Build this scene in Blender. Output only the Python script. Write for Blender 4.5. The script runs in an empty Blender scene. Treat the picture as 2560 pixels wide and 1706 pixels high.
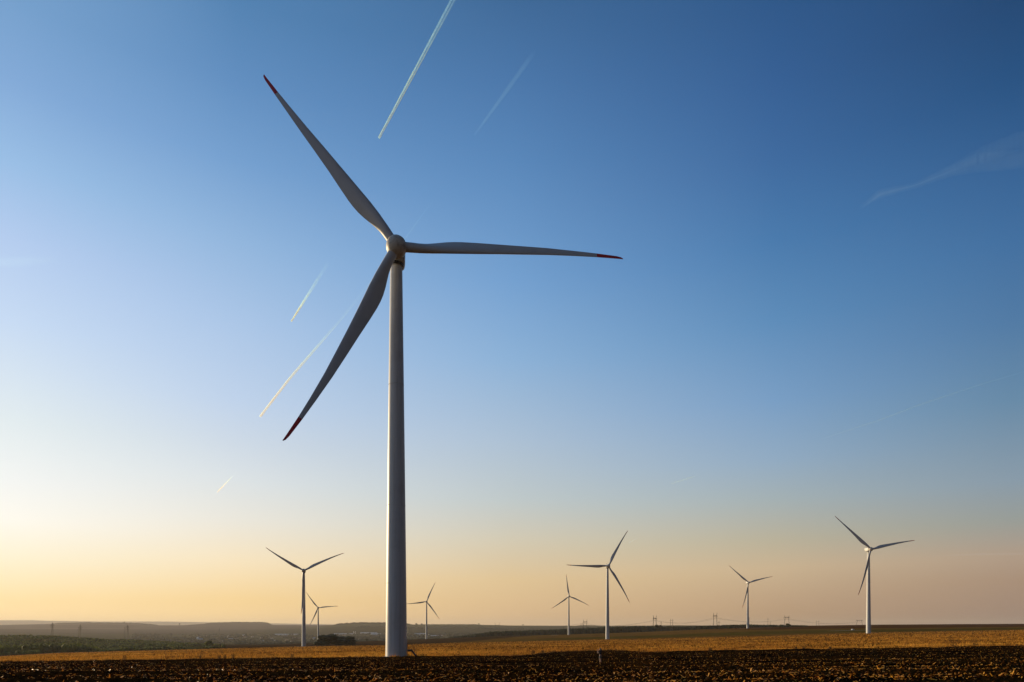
import bpy, bmesh, math, random
import numpy as np
from mathutils import Vector, Matrix
R_ = math.radians
random.seed(7)
rng = np.random.default_rng(11)
C = bpy.context.scene.collection
SC = bpy.context.scene

# ------------------------------------------------------------------ camera
F = 1706.7                      # focal length in photo pixels (24 mm on 36 mm)
CX, HY = 1280.0, 1567.0         # principal column, true horizon row of the photo
cam = bpy.data.cameras.new('camera')
cam.sensor_width = 36; cam.lens = 24; cam.shift_y = (HY - 853) / 2560
cam.clip_start = 0.5; cam.clip_end = 400000
cob = bpy.data.objects.new('camera', cam); C.objects.link(cob)
cob.location = (0, 0, 0); cob.rotation_euler = (math.pi / 2, 0, 0)
SC.camera = cob
SC.view_settings.view_transform = 'Standard'; SC.view_settings.look = 'None'
SC.view_settings.exposure = 0; SC.view_settings.gamma = 1
SC.cycles.volume_bounces = 2
SC.cycles.transparent_max_bounces = 32
SC.cycles.max_bounces = 8

def px(x, y, Y):                # world point seen at photo pixel (x, y) at depth Y
    return Vector(((x - CX) / F * Y, Y, (HY - y) / F * Y))

# ------------------------------------------------------------------ sun and sky
SUN_AZ, SUN_EL = -55.0, 9.0
sd = Vector((math.sin(R_(SUN_AZ)) * math.cos(R_(SUN_EL)), math.cos(R_(SUN_AZ)) * math.cos(R_(SUN_EL)), math.sin(R_(SUN_EL))))
sl = bpy.data.lights.new('sun', 'SUN'); sl.energy = 5.0; sl.angle = R_(0.6); sl.color = (1.0, 0.76, 0.44)
so = bpy.data.objects.new('sun', sl); C.objects.link(so)
so.rotation_euler = sd.to_track_quat('Z', 'Y').to_euler()

def s2l(c):
    c = c / 255.0
    return c / 12.92 if c <= 0.04045 else ((c + 0.055) / 1.055) ** 2.4
def lin(r, g, b): return (s2l(r), s2l(g), s2l(b))

W = bpy.data.worlds.new('World'); SC.world = W; W.use_nodes = True
nt = W.node_tree; N = nt.nodes; L = nt.links
bg = N['Background']; bg.inputs[1].default_value = 0.1
sky = N.new('ShaderNodeTexSky'); sky.sky_type = 'NISHITA'; sky.sun_disc = False
sky.sun_elevation = R_(SUN_EL); sky.sun_rotation = R_(SUN_AZ); sky.dust_density = 1.5
def math_n(op, a, b=None, c=None):
    n = N.new('ShaderNodeMath'); n.operation = op
    for i, v in enumerate((a, b, c)):
        if v is None: continue
        if isinstance(v, (int, float)): n.inputs[i].default_value = v
        else: L.new(v, n.inputs[i])
    return n.outputs[0]
tc = N.new('ShaderNodeTexCoord'); sep = N.new('ShaderNodeSeparateXYZ'); L.new(tc.outputs['Generated'], sep.inputs[0])
dx, dy, dz = sep.outputs
hl = math_n('SQRT', math_n('ADD', math_n('ADD', math_n('MULTIPLY', dx, dx), math_n('MULTIPLY', dy, dy)), 1e-6))
el = math_n('ARCTANGENT', math_n('DIVIDE', dz, hl))
elt = math_n('DIVIDE', el, math.pi / 2)
az = math_n('ARCCOSINE', math_n('DIVIDE', math_n('ADD', math_n('MULTIPLY', dx, math.sin(R_(SUN_AZ))), math_n('MULTIPLY', dy, math.cos(R_(SUN_AZ)))), hl))
# colours of the evening sky: rows of (photo row, colour) for five bearings, left to right
COLS = {
 30:  [(0,(117,160,205)),(200,(130,170,216)),(400,(152,190,230)),(600,(180,205,240)),(800,(198,219,245)),(1050,(226,237,241)),(1200,(244,247,245)),(1300,(255,252,241)),(1400,(256,244,212)),(1500,(262,231,172)),(1560,(272,236,172))],
 590: [(0,(82,130,178)),(200,(96,142,192)),(400,(116,160,208)),(600,(145,182,222)),(800,(170,198,232)),(1000,(191,211,236)),(1100,(205,218,232)),(1200,(221,228,231)),(1300,(236,233,222)),(1400,(250,231,195)),(1500,(252,217,154)),(1560,(258,220,158))],
 1280:[(0,(62,105,152)),(200,(74,119,170)),(400,(88,135,186)),(700,(115,160,208)),(900,(140,178,216)),(1100,(172,193,214)),(1250,(192,202,203)),(1350,(212,203,180)),(1450,(226,197,150)),(1560,(222,184,137))],
 1940:[(0,(45,87,137)),(200,(52,95,148)),(400,(61,106,159)),(600,(72,122,173)),(800,(92,140,186)),(1000,(120,158,197)),(1150,(145,171,195)),(1250,(164,177,180)),(1350,(186,178,155)),(1420,(203,179,145)),(1500,(191,161,128)),(1560,(183,148,112))],
 2530:[(0,(34,72,116)),(200,(38,82,130)),(400,(52,97,147)),(600,(64,111,160)),(800,(79,122,165)),(1000,(102,138,168)),(1200,(136,155,170)),(1300,(152,157,152)),(1390,(176,155,135)),(1450,(169,143,121)),(1560,(156,130,114))],
}
ramps = []
for x, rows in COLS.items():
    cr = N.new('ShaderNodeValToRGB'); e = cr.color_ramp; e.interpolation = 'B_SPLINE' if False else 'EASE'
    e.interpolation = 'LINEAR'
    pts = []
    for y, c in rows:
        t = math.atan((HY - y) / math.hypot(F, x - CX)) / (math.pi / 2)
        pts.append((t, lin(*c)))
    pts.sort()
    top = pts[-1][1]
    pts.append((0.75, tuple(v * 0.72 for v in top)))
    while len(e.elements) < len(pts): e.elements.new(0.5)
    for k, (t, c) in enumerate(pts): e.elements[k].position = t
    for k, (t, c) in enumerate(pts): e.elements[k].position = t; e.elements[k].color = (*c, 1)
    L.new(elt, cr.inputs[0])
    a = abs(math.degrees(math.atan((x - CX) / F)) - SUN_AZ)
    ramps.append((R_(a), cr.outputs[0]))
cur = ramps[0][1]
for (a0, _), (a1, c1) in zip(ramps[:-1], ramps[1:]):
    mr = N.new('ShaderNodeMapRange'); mr.inputs['From Min'].default_value = a0; mr.inputs['From Max'].default_value = a1
    mr.interpolation_type = 'LINEAR'; L.new(az, mr.inputs[0])
    mx = N.new('ShaderNodeMix'); mx.data_type = 'RGBA'
    L.new(mr.outputs[0], mx.inputs[0]); L.new(cur, mx.inputs[6]); L.new(c1, mx.inputs[7]); cur = mx.outputs[2]
# the sky opposite the sun is dimmer
mr = N.new('ShaderNodeMapRange'); mr.inputs[1].default_value = R_(92); mr.inputs[2].default_value = R_(130)
mr.inputs[3].default_value = 1.0; mr.inputs[4].default_value = 0.34; L.new(az, mr.inputs[0])
vm = N.new('ShaderNodeVectorMath'); vm.operation = 'SCALE'; L.new(cur, vm.inputs[0]); L.new(mr.outputs[0], vm.inputs[3])
s1 = N.new('ShaderNodeVectorMath'); s1.operation = 'SCALE'; L.new(vm.outputs[0], s1.inputs[0]); s1.inputs[3].default_value = 9.9
s2 = N.new('ShaderNodeVectorMath'); s2.operation = 'SCALE'; L.new(sky.outputs[0], s2.inputs[0]); s2.inputs[3].default_value = 0.02
ad = N.new('ShaderNodeVectorMath'); ad.operation = 'ADD'; L.new(s1.outputs[0], ad.inputs[0]); L.new(s2.outputs[0], ad.inputs[1])
L.new(ad.outputs[0], bg.inputs[0])

# ------------------------------------------------------------------ helpers
def tag(o, label=None, cat=None, group=None, kind=None):
    if label: o['label'] = label
    if cat: o['category'] = cat
    if group: o['group'] = group
    if kind: o['kind'] = kind
    return o

def mat(name, color, rough=0.9, noise=None, spec=0.3, trans=0.0, attr=None, bump=None):
    """noise = (scale, color2, lo, hi) mixes a second colour by fractal noise in world metres."""
    m = bpy.data.materials.new(name); m.use_nodes = True
    n = m.node_tree.nodes; l = m.node_tree.links; b = n['Principled BSDF']
    b.inputs['Roughness'].default_value = rough; b.inputs['Specular IOR Level'].default_value = spec
    b.inputs['Base Color'].default_value = (*color, 1)
    src = None
    g = n.new('ShaderNodeNewGeometry')
    if attr:
        a = n.new('ShaderNodeAttribute'); a.attribute_name = attr; src = a.outputs['Color']
    if noise:
        for sc_, c2, lo, hi in (noise if isinstance(noise, list) else [noise]):
            t = n.new('ShaderNodeTexNoise'); t.inputs['Detail'].default_value = 5; t.inputs['Roughness'].default_value = 0.65
            if isinstance(sc_, tuple):
                mp = n.new('ShaderNodeMapping'); mp.inputs['Scale'].default_value = sc_
                l.new(g.outputs['Position'], mp.inputs[0]); l.new(mp.outputs[0], t.inputs['Vector']); t.inputs['Scale'].default_value = 1
            else:
                l.new(g.outputs['Position'], t.inputs['Vector']); t.inputs['Scale'].default_value = sc_
            r = n.new('ShaderNodeMapRange'); r.inputs[1].default_value = lo; r.inputs[2].default_value = hi; l.new(t.outputs[0], r.inputs[0])
            mx = n.new('ShaderNodeMix'); mx.data_type = 'RGBA'; l.new(r.outputs[0], mx.inputs[0])
            if src: l.new(src, mx.inputs[6])
            else: mx.inputs[6].default_value = (*color, 1)
            if c2 == 'dark':
                mm = n.new('ShaderNodeMix'); mm.data_type = 'RGBA'; mm.blend_type = 'MULTIPLY'; mm.inputs[0].default_value = 1
                if src: l.new(src, mm.inputs[6])
                else: mm.inputs[6].default_value = (*color, 1)
                mm.inputs[7].default_value = (.62, .6, .58, 1); l.new(mm.outputs[2], mx.inputs[7])
            else: mx.inputs[7].default_value = (*c2, 1)
            src = mx.outputs[2]
    if src: l.new(src, b.inputs['Base Color'])
    if bump:
        t = n.new('ShaderNodeTexNoise'); t.inputs['Scale'].default_value = bump[0]; t.inputs['Detail'].default_value = 6
        l.new(g.outputs['Position'], t.inputs['Vector'])
        bp = n.new('ShaderNodeBump'); bp.inputs['Strength'].default_value = bump[1]; bp.inputs['Distance'].default_value = bump[2]
        l.new(t.outputs[0], bp.inputs['Height']); l.new(bp.outputs[0], b.inputs['Normal'])
    if trans:
        tr = n.new('ShaderNodeBsdfTranslucent'); tr.inputs[0].default_value = (*color, 1)
        if src: l.new(src, tr.inputs[0])
        ms = n.new('ShaderNodeMixShader'); ms.inputs[0].default_value = trans
        l.new(b.outputs[0], ms.inputs[1]); l.new(tr.outputs[0], ms.inputs[2]); l.new(ms.outputs[0], n['Material Output'].inputs[0])
    return m

def np_mesh(name, V, Fa, m, parent=None, smooth=False, col=None, loc=(0, 0, 0)):
    """V (n,3); Fa one array or list of arrays of equal-size polygons."""
    me = bpy.data.meshes.new(name); V = np.asarray(V, np.float32)
    if not isinstance(Fa, list): Fa = [Fa]
    Fa = [np.asarray(f, np.int32) for f in Fa if len(f)]
    tot = np.concatenate([np.full(len(f), f.shape[1], np.int32) for f in Fa]); li = np.concatenate([f.ravel() for f in Fa])
    me.vertices.add(len(V)); me.vertices.foreach_set('co', V.ravel())
    me.loops.add(len(li)); me.loops.foreach_set('vertex_index', li)
    me.polygons.add(len(tot)); me.polygons.foreach_set('loop_start', np.concatenate([[0], np.cumsum(tot)[:-1]]).astype(np.int32))
    me.update(calc_edges=True)
    me.polygons.foreach_set('use_smooth', np.full(len(tot), smooth))
    if col is not None:
        ca = me.color_attributes.new('tint', 'FLOAT_COLOR', 'POINT')
        ca.data.foreach_set('color', np.concatenate([col, np.ones((len(col), 1))], 1).astype(np.float32).ravel())
    me.materials.append(m)
    o = bpy.data.objects.new(name, me); C.objects.link(o); o.location = loc
    if parent: o.parent = parent
    return o

class MB:
    """collects primitives into one mesh"""
    def __init__(s): s.v = []; s.q = []; s.t = []; s.n = 0
    def add(s, V, Q=(), T=()):
        V = np.asarray(V, float); s.v.append(V)
        for f in Q: s.q.append([i + s.n for i in f])
        for f in T: s.t.append([i + s.n for i in f])
        s.n += len(V)
    def box(s, c, d, rot=None):
        V = np.array([[x, y, z] for z in (-.5, .5) for y in (-.5, .5) for x in (-.5, .5)]) * np.array(d)
        if rot is not None: V = V @ np.array(rot).T
        s.add(V + np.array(c), [(0, 2, 3, 1), (4, 5, 7, 6), (0, 1, 5, 4), (2, 6, 7, 3), (0, 4, 6, 2), (1, 3, 7, 5)])
    def bar(s, a, b, r0, r1=None, n=6):
        r1 = r0 if r1 is None else r1; a = np.array(a, float); b = np.array(b, float); d = b - a; d /= np.linalg.norm(d)
        u = np.cross(d, [0, 0, 1]) if abs(d[2]) < .9 else np.cross(d, [1, 0, 0]); u /= np.linalg.norm(u); w = np.cross(d, u)
        V = []
        for p, r in ((a, r0), (b, r1)):
            for k in range(n):
                t = 2 * math.pi * k / n; V.append(p + r * (u * math.cos(t) + w * math.sin(t)))
        V += [a, b]
        Q = [(k, (k + 1) % n, n + (k + 1) % n, n + k) for k in range(n)]
        T = [(2 * n, (k + 1) % n, k) for k in range(n)] + [(2 * n + 1, n + k, n + (k + 1) % n) for k in range(n)]
        s.add(V, Q, T)
    def lathe(s, prof, n=32, M=None):
        V = []; m = len(prof)
        for r, z in prof:
            for k in range(n):
                t = 2 * math.pi * k / n; V.append((r * math.cos(t), r * math.sin(t), z))
        V = np.array(V)
        if M is not None: V = V @ np.array(M.to_3x3()).T + np.array(M.translation)
        Q = [(j * n + k, j * n + (k + 1) % n, (j + 1) * n + (k + 1) % n, (j + 1) * n + k) for j in range(m - 1) for k in range(n)]
        s.add(V, Q)
    def build(s, name, m, parent=None, smooth=False, loc=(0, 0, 0)):
        fs = []
        if s.q: fs.append(np.array(s.q))
        if s.t: fs.append(np.array(s.t))
        return np_mesh(name, np.concatenate(s.v), fs, m, parent, smooth, None, loc)

def thing(name, loc, label, cat, group=None):
    o = bpy.data.objects.new(name, None); C.objects.link(o); o.location = loc; o.empty_display_size = 1
    return tag(o, label, cat, group)

def smooth_angle(o, deg=40):
    me = o.data
    me.polygons.foreach_set('use_smooth', np.full(len(me.polygons), True))
    bm = bmesh.new(); bm.from_mesh(me)
    for e in bm.edges:
        if len(e.link_faces) == 2 and e.calc_face_angle(0) > R_(deg): e.smooth = False
    bm.to_mesh(me); bm.free()

# value noise -------------------------------------------------------------
def vnoise(x, y, seed=0):
    xi = np.floor(x).astype(np.int64); yi = np.floor(y).astype(np.int64); fx = x - xi; fy = y - yi
    fx = fx * fx * (3 - 2 * fx); fy = fy * fy * (3 - 2 * fy)
    def h(a, b):
        n = (a * 374761393 + b * 668265263 + seed * 1442695041) & 0x7fffffff
        n = ((n ^ (n >> 13)) * 1274126177) & 0x7fffffff
        return ((n ^ (n >> 16)) & 0xffff) / 65535.0
    return (h(xi, yi) * (1 - fx) + h(xi + 1, yi) * fx) * (1 - fy) + (h(xi, yi + 1) * (1 - fx) + h(xi + 1, yi + 1) * fx) * fy
def fbm(x, y, o=4, seed=0, g=0.5):
    s = 0; a = 1; t = 0
    for k in range(o):
        s = s + a * vnoise(x * 2 ** k, y * 2 ** k, seed + k * 17); t += a; a *= g
    return s / t - 0.5

# ------------------------------------------------------------------ terrain heights
# per distance ring: how far below the true horizon (photo pixels) the ground lies, by bearing
RINGS = {
 70:   {0:105, 640:101, 1280:97, 1500:95, 1920:89, 2560:82},
 131:  {0:89, 640:81, 987:77.5, 1280:74.5, 1600:66, 1920:61, 2240:56, 2560:50},
 700:  {0:74.8, 150:66, 300:62, 450:58, 600:54, 756:50, 880:48, 960:46.5, 1160:40.5, 1320:37.5, 1500:33, 1620:31, 1920:24, 2172:16.2, 2560:9},
 900:  {0:66, 250:62, 400:57, 520:53, 640:50, 1065:41, 1280:34, 1420:30, 1600:25, 1700:21.5, 1868:15, 1980:11, 2200:7, 2560:3},
 1200: {0:42, 250:46, 400:47, 520:48, 640:47.5, 1065:34.5, 1280:27.5, 1420:24, 1600:18.5, 1700:13.5, 1868:4.2, 1980:2.5, 2200:0, 2560:-2},
 1500: {0:24, 130:24, 250:32, 400:40, 520:46, 640:45.5, 791:41, 1065:30.5, 1160:27, 1280:23, 1420:19.8, 1600:14, 1700:9.5, 1868:2.5, 1980:0.5, 2200:-2.5, 2560:-4.5},
 2000: {0:27, 300:32, 400:40, 640:45, 1065:36, 1280:25, 1600:10, 1868:0, 2050:-3, 2200:-5, 2400:-6.3, 2560:-7},
 2600: {0:34, 400:41, 640:42, 1065:34, 1280:24, 1600:8, 1868:0, 2200:-4, 2560:-5},
 4500: {0:16, 400:19, 640:20, 1065:18, 1280:14, 1600:6, 1868:1, 2200:0, 2560:0},
 6500: {0:4, 320:5, 640:5, 780:2, 840:-5, 900:-8, 1000:-7, 1040:-4.2, 1200:-4.6, 1280:-2.8, 1500:-1.8, 1700:-3.5, 1868:-2, 2200:0, 2560:0},
 8500: {0:-4, 130:-7, 210:-9, 330:-7.5, 400:-3.2, 460:-3.5, 520:-8, 585:-9.5, 668:-9, 682:-4, 820:-4, 900:-3, 1200:0, 1500:0, 2560:0},
 11000:{0:1, 900:0, 2560:1},
 16000:{0:-16, 80:-16.5, 110:-15.2, 250:-13, 400:-13, 600:-10, 700:-8, 800:-6.5, 1000:-3, 1300:-1, 2560:0},
 20000:{0:2, 2560:2},
}
RK = sorted(RINGS)
def ring_z(k, u):
    d = RINGS[k]; xs = np.array(sorted(d)) - CX; vs = np.array([d[q] for q in sorted(d)], float)
    return -np.interp(u, xs, vs) * k / F
def Zbase(X, Y):
    X = np.asarray(X, float); Y = np.asarray(Y, float); Yc = np.maximum(Y, 20.0); u = F * X / Yc
    u = np.clip(u, -1700, 1700)
    z = np.full(np.broadcast(X, Y).shape, 0.0); z0 = np.full_like(z, -1.72); k0 = 0
    zs = [(0, z0)] + [(k, ring_z(k, u)) for k in RK]
    for (ka, za), (kb, zb) in zip(zs[:-1], zs[1:]):
        t = (Y - ka) / (kb - ka); sel = (Y >= ka) & (Y < kb) if kb != RK[-1] else (Y >= ka)
        z = np.where(sel, za + (zb - za) * np.clip(t, 0, 1), z)
    return np.where(Y < 0, -1.72 - 0.01 * np.abs(Y) , z)
def Z1(X, Y): return float(Zbase(np.array([X]), np.array([Y]))[0])
def gpt(x, Y): X = (x - CX) / F * Y; return Vector((X, Y, Z1(X, Y)))

def border(X):                                   # where ploughed soil meets the stubble
    u = np.asarray(X) * F / 135.0
    b = 131 + 2.2 * fbm(np.asarray(X) / 9.0, np.asarray(X) * 0 + 3, 3, 5) * 2
    bump = np.clip((u - 20) / 110, 0, 1) * np.clip((345 - u) / 55, 0, 1)
    return b + 27 * bump * bump * (3 - 2 * bump)

def grid(us, Ys_of):                             # columns by bearing, rows by a function of column
    nu = len(us); rows = Ys_of; nr = len(rows)
    V = np.zeros((nr, nu, 2)); return nu, nr
def grid_faces(nr, nu):
    a = (np.arange(nr - 1)[:, None] * nu + np.arange(nu - 1)[None, :]).ravel()
    return np.stack([a, a + 1, a + nu + 1, a + nu], 1)

# ------------------------------------------------------------------ ploughed field
def clod_h(X, Y):
    lump = np.abs(fbm(X / 0.45, Y / 0.45, 4, 21, 0.6)) * 2
    lump2 = fbm(X / 2.3, Y / 1.6, 3, 31, 0.55)
    yy = Y + 0.02 * X + 2.2 * fbm(X / 22.0, Y / 9.0, 2, 41)
    fur = np.sin(yy * 2 * math.pi / 3.1) * (0.5 + vnoise(X / 14, Y / 3, 4)) + 0.8 * np.sin(yy * 2 * math.pi / 7.7 + 1) * vnoise(X / 30, Y / 8, 14)
    return 0.15 * (lump - 0.35) + 0.13 * lump2 + 0.15 * fur + 0.05 * fbm(X / 0.2, Y / 0.2, 2, 51)
soil_m = mat('dark_soil', (0.038, 0.0145, 0.003), 0.95, noise=[(1.3, (0.10, 0.037, 0.007), .47, .7), ((.05, .5, 1), (0.007, 0.003, 0.0013), .5, .62)], spec=0.0, bump=(9, .6, .05))
us = np.linspace(-1.02, 1.02, 1500)
rows = [26.0]
while rows[-1] < 131: rows.append(rows[-1] + 0.10 + 0.0032 * (rows[-1] - 26))
rows = np.array(rows); t = (rows - 26) / (rows[-1] - 26)
tt = t[:, None]; UU = us[None, :]
Yf = 26 + (border(UU * 131) + 0.6 - 26) * tt; Xf = UU * Yf
Hf = Zbase(Xf, Yf) + clod_h(Xf, Yf) * np.clip((border(Xf) - Yf) / 1.2 + .3, 0.3, 1)
Hf += 0.10 * np.exp(-((border(Xf) - Yf - 1.5) / 1.3) ** 2)
Vp = np.stack([Xf, Yf, Hf], -1).reshape(-1, 3)
o = np_mesh('ploughed_field', Vp, grid_faces(len(rows), len(us)), soil_m, smooth=False)
tag(o, 'dark ploughed soil with furrows and clods', None, None, 'structure')
# the same field runs on under and behind the camera
us2 = np.linspace(-420, 420, 120); ys2 = np.linspace(-300, 26.4, 60)
XX, YY = np.meshgrid(us2, ys2)
ZZ = Zbase(XX, YY) + 0.5 * fbm(XX / 3, YY / 3, 3, 9) * np.clip((26 - YY) / 10, 0, 1) - 0.12
np_mesh('soil_ground', np.stack([XX, YY, ZZ], -1).reshape(-1, 3), grid_faces(60, 120), soil_m)['kind'] = 'structure'
# loose clods
bm = bmesh.new(); bmesh.ops.create_icosphere(bm, subdivisions=1, radius=1); bm.verts.ensure_lookup_table()
ICV = np.array([v.co[:] for v in bm.verts]); ICF = np.array([[v.index for v in f.verts] for f in bm.faces]); bm.free()
bm = bmesh.new(); bmesh.ops.create_icosphere(bm, subdivisions=2, radius=1); bm.verts.ensure_lookup_table()
IC2V = np.array([v.co[:] for v in bm.verts]); IC2F = np.array([[v.index for v in f.verts] for f in bm.faces]); bm.free()
def scatter_near(n, y0, y1, p=1.0):
    """positions in the wedge of ground in front of the camera, denser close by"""
    y = y0 * (y1 / y0) ** (rng.random(n) ** p); x = (rng.random(n) * 2 - 1) * 0.98 * y; return x, y
def blobs(P, S, BV=ICV, BF=ICF, jit=0.35):
    n = len(P); a = rng.random(n) * 2 * math.pi; c, s = np.cos(a), np.sin(a)
    V = BV[None] * (1 + jit * (rng.random((n, len(BV), 1)) - .5)) * S[:, None, :]
    x = V[..., 0] * c[:, None] - V[..., 1] * s[:, None]; y = V[..., 0] * s[:, None] + V[..., 1] * c[:, None]
    V = np.stack([x, y, V[..., 2]], -1) + P[:, None, :]
    Fa = BF[None] + (np.arange(n) * len(BV))[:, None, None]
    return V.reshape(-1, 3), Fa.reshape(-1, 3)
n = 26000
x, y = scatter_near(n, 30, 150); k = y < border(x) - 1; x, y = x[k], y[k]; n = len(x)
z = Zbase(x, y) + clod_h(x, y)
s = 0.03 + 0.10 * rng.random(n) ** 2.5; S = np.stack([s * 1.3, s, s * .8], 1)
V, Fa = blobs(np.stack([x, y, z + s * .3], 1), S)
o = np_mesh('soil_clods', V, Fa, soil_m)
tag(o, 'crumbled dark clods of earth lying over the ploughed field', 'soil', None, 'stuff')

# straw and maize litter ---------------------------------------------------
def sticks(P, length, wid, yaw, pitch, th=0.35):
    n = len(P)
    d = np.stack([np.cos(yaw) * np.cos(pitch), np.sin(yaw) * np.cos(pitch), np.sin(pitch)], 1)
    w = np.stack([-np.sin(yaw), np.cos(yaw), np.zeros(n)], 1); roll = rng.random(n) * 1.2 - .6
    up = np.cross(d, w); w2 = w * np.cos(roll)[:, None] + up * np.sin(roll)[:, None]; u2 = np.cross(d, w2)
    V = []
    for a in (-.5, .5):
        for b, c in ((-.5, -.5), (.5, -.5), (.5, .5), (-.5, .5)):
            V.append(P + d * (a * length)[:, None] + w2 * (b * wid)[:, None] + u2 * (c * wid * th)[:, None])
    V = np.stack(V, 1)
    f = np.array([(0, 3, 2, 1), (4, 5, 6, 7), (0, 1, 5, 4), (1, 2, 6, 5), (2, 3, 7, 6), (3, 0, 4, 7)])
    return V.reshape(-1, 3), (f[None] + (np.arange(n) * 8)[:, None, None]).reshape(-1, 4)
straw_m = mat('straw', (0.98, 0.58, 0.08), 0.36, noise=(2.5, (0.50, 0.19, 0.015), .48, .6), spec=0.35, trans=0.45)
n = 72000
x, y = scatter_near(n, 31, 150, 0.95); dens = fbm(x / 13, y / 1.7, 3, 77) + .5
k = (y < border(x) - .5) & (rng.random(n) < np.clip(dens * 2.6 - .75, .05, 1)); x, y = x[k], y[k]; n = len(x)
z = Zbase(x, y) + clod_h(x, y) + 0.03
big = rng.random(n) < 0.11
ln = np.where(big, 0.18 + 0.34 * rng.random(n), 0.05 + 0.11 * rng.random(n)); wd = np.where(big, 0.03 + .02 * rng.random(n), 0.018 + 0.03 * rng.random(n))
V, Fa = sticks(np.stack([x, y, z], 1), ln, wd, rng.normal(0, .9, n), rng.normal(.1, .45, n))
o = np_mesh('straw_litter', V, Fa, straw_m)
tag(o, 'golden bits of straw and stalk scattered over the dark soil', 'straw', None, 'stuff')

# ------------------------------------------------------------------ stubble field
us = np.linspace(-1.1, 1.1, 700)
t = np.linspace(0, 1, 320)[:, None]
Yb = border(us[None, :] * 131); Y0 = Yb - .2; Yf = Y0 * (720.0 / Y0) ** t; Xf = us[None, :] * Yf
Hf = Zbase(Xf, Yf) + (0.10 * fbm(Xf / 1.4, Yf / 2, 3, 61) + 0.35 * fbm(Xf / 26, Yf / 40, 2, 62)) * np.clip((Yf - Y0) / 4, 0, 1)
stub_g = mat('stubble_earth', (0.14, 0.052, 0.007), 0.95, noise=[(.5, (0.055, 0.02, 0.003), .42, .62), ((.012, .05, 1), (0.22, 0.09, 0.014), .5, .65)], spec=0, bump=(4, .8, .1))
o = np_mesh('stubble_field', np.stack([Xf, Yf, Hf], -1).reshape(-1, 3), grid_faces(320, 700), stub_g, smooth=True)
tag(o, 'golden brown stubble field', None, None, 'structure')
def tufts(x, y, z, h, w, lean=.25):
    n = len(x); V = []; 
    a = rng.random(n) * math.pi
    for k in range(3):
        b = a + k * 1.05 + rng.normal(0, .2, n); lx = rng.normal(0, lean, n) * h; ly = rng.normal(0, lean, n) * h
        ox = rng.normal(0, .6, n) * w; oy = rng.normal(0, .6, n) * w
        V += [np.stack([x + ox - np.cos(b) * w / 2, y + oy - np.sin(b) * w / 2, z], 1), np.stack([x + ox + np.cos(b) * w / 2, y + oy + np.sin(b) * w / 2, z], 1),
              np.stack([x + ox + lx, y + oy + ly, z + h * (1 + .3 * rng.normal(0, 1, n))], 1)]
    V = np.stack(V, 1); f = np.array([(0, 1, 2), (3, 4, 5), (6, 7, 8)])
    return V.reshape(-1, 3), (f[None] + (np.arange(n) * 9)[:, None, None]).reshape(-1, 3)
stub_m = mat('stubble_stalks', (0.72, 0.32, 0.045), 0.8, noise=[(.35, (0.14, 0.050, 0.006), .42, .6), ((.02, .03, 1), (0.82, 0.42, 0.06), .5, .65)], spec=.1, trans=0.28)
n = 170000
x, y = scatter_near(n, 131, 715, 1.5); k = (y > border(x) + .3) & (rng.random(n) < np.clip((fbm(x / 1.1, y / 3.5, 3, 88) + .5) * 4.4 - 1.6 + 1.6 * fbm(x / 45, y / 22, 3, 188), .04, 1)); x, y = x[k], y[k]; n = len(x)
h = 0.2 + .32 * rng.random(n) ** 1.5; w = 0.08 + 0.0005 * y
V, Fa = tufts(x, y, Zbase(x, y) - .03, h, w)
o = np_mesh('stubble', V, Fa, stub_m)
tag(o, 'short golden cereal stalks standing across the stubble field', 'stubble', None, 'stuff')
# rough grass along the edge of the ploughing
n = 9000
x = (rng.random(n) * 2 - 1) * 150; bx = border(x); k = rng.random(n) < np.clip((fbm(x / 6, x * 0, 3, 99) + .5) * 2.2 - .5, .08, 1)
x = x[k]; y = bx[k] + rng.random(len(x)) * 1.6 - .2
V, Fa = tufts(x, y, Zbase(x, y) - .03, .18 + .35 * rng.random(len(x)) ** 2, np.full(len(x), .05), .35)
edge_m = mat('dry_grass', (0.16, 0.085, 0.03), .9, noise=(.6, (0.05, 0.035, 0.015), .4, .6), trans=.25)
o = np_mesh('edge_grass', V, Fa, edge_m)
tag(o, 'dry brown grass fringe where ploughing meets stubble', 'grass', None, 'stuff')

# ------------------------------------------------------------------ farmland and hills
us = np.linspace(-1.1, 1.1, 620)
rows = np.concatenate([715 * (2600 / 715) ** np.linspace(0, 1, 150), 2600 * (20000 / 2600) ** np.linspace(0, 1, 170)[1:]])
Yf = rows[:, None] + 0 * us[None, :]; Xf = us[None, :] * Yf
Hf = Zbase(Xf, Yf) + np.clip((Yf - 900) / 2000, 0, 1) * 1.2 * fbm(Xf / 120, Yf / 300, 3, 71)
Hf[0] -= 0.4
def smooth(a, b, x): t = np.clip((x - a) / (b - a), 0, 1); return t * t * (3 - 2 * t)
def mixc(c, d, f): return c * (1 - f[..., None]) + np.array(d) * f[..., None]
wob = 60 * fbm(Xf / 200, Yf / 200, 3, 5)
col = np.zeros(Xf.shape + (3,)) + np.array([0.050, 0.024, 0.008])                     # dark brown field, left and centre
f = smooth(-90, -30, Xf - .18 * (Yf - 900) + wob * .3); col = mixc(col, (0.165, 0.082, 0.012), f)           # olive meadow
f2 = f * smooth(-60, 60, Xf - 20) * smooth(760, 800, Yf + wob) * (1 - smooth(960, 1040, Yf + wob + .15 * Xf)); col = mixc(col, (0.085, 0.062, 0.006), f2 * .85)
f3 = f * smooth(-40, 60, Xf - 20) * smooth(1050, 1120, Yf + wob) * (1 - smooth(1220, 1300, Yf)); col = mixc(col, (0.16, 0.07, 0.014), f3 * .6)
f = smooth(300, 420, Xf - .1 * (Yf - 900)) * smooth(980, 1080, Yf + wob); col = mixc(col, (0.085, 0.029, 0.005), f)  # bare brown field on the right
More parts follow.
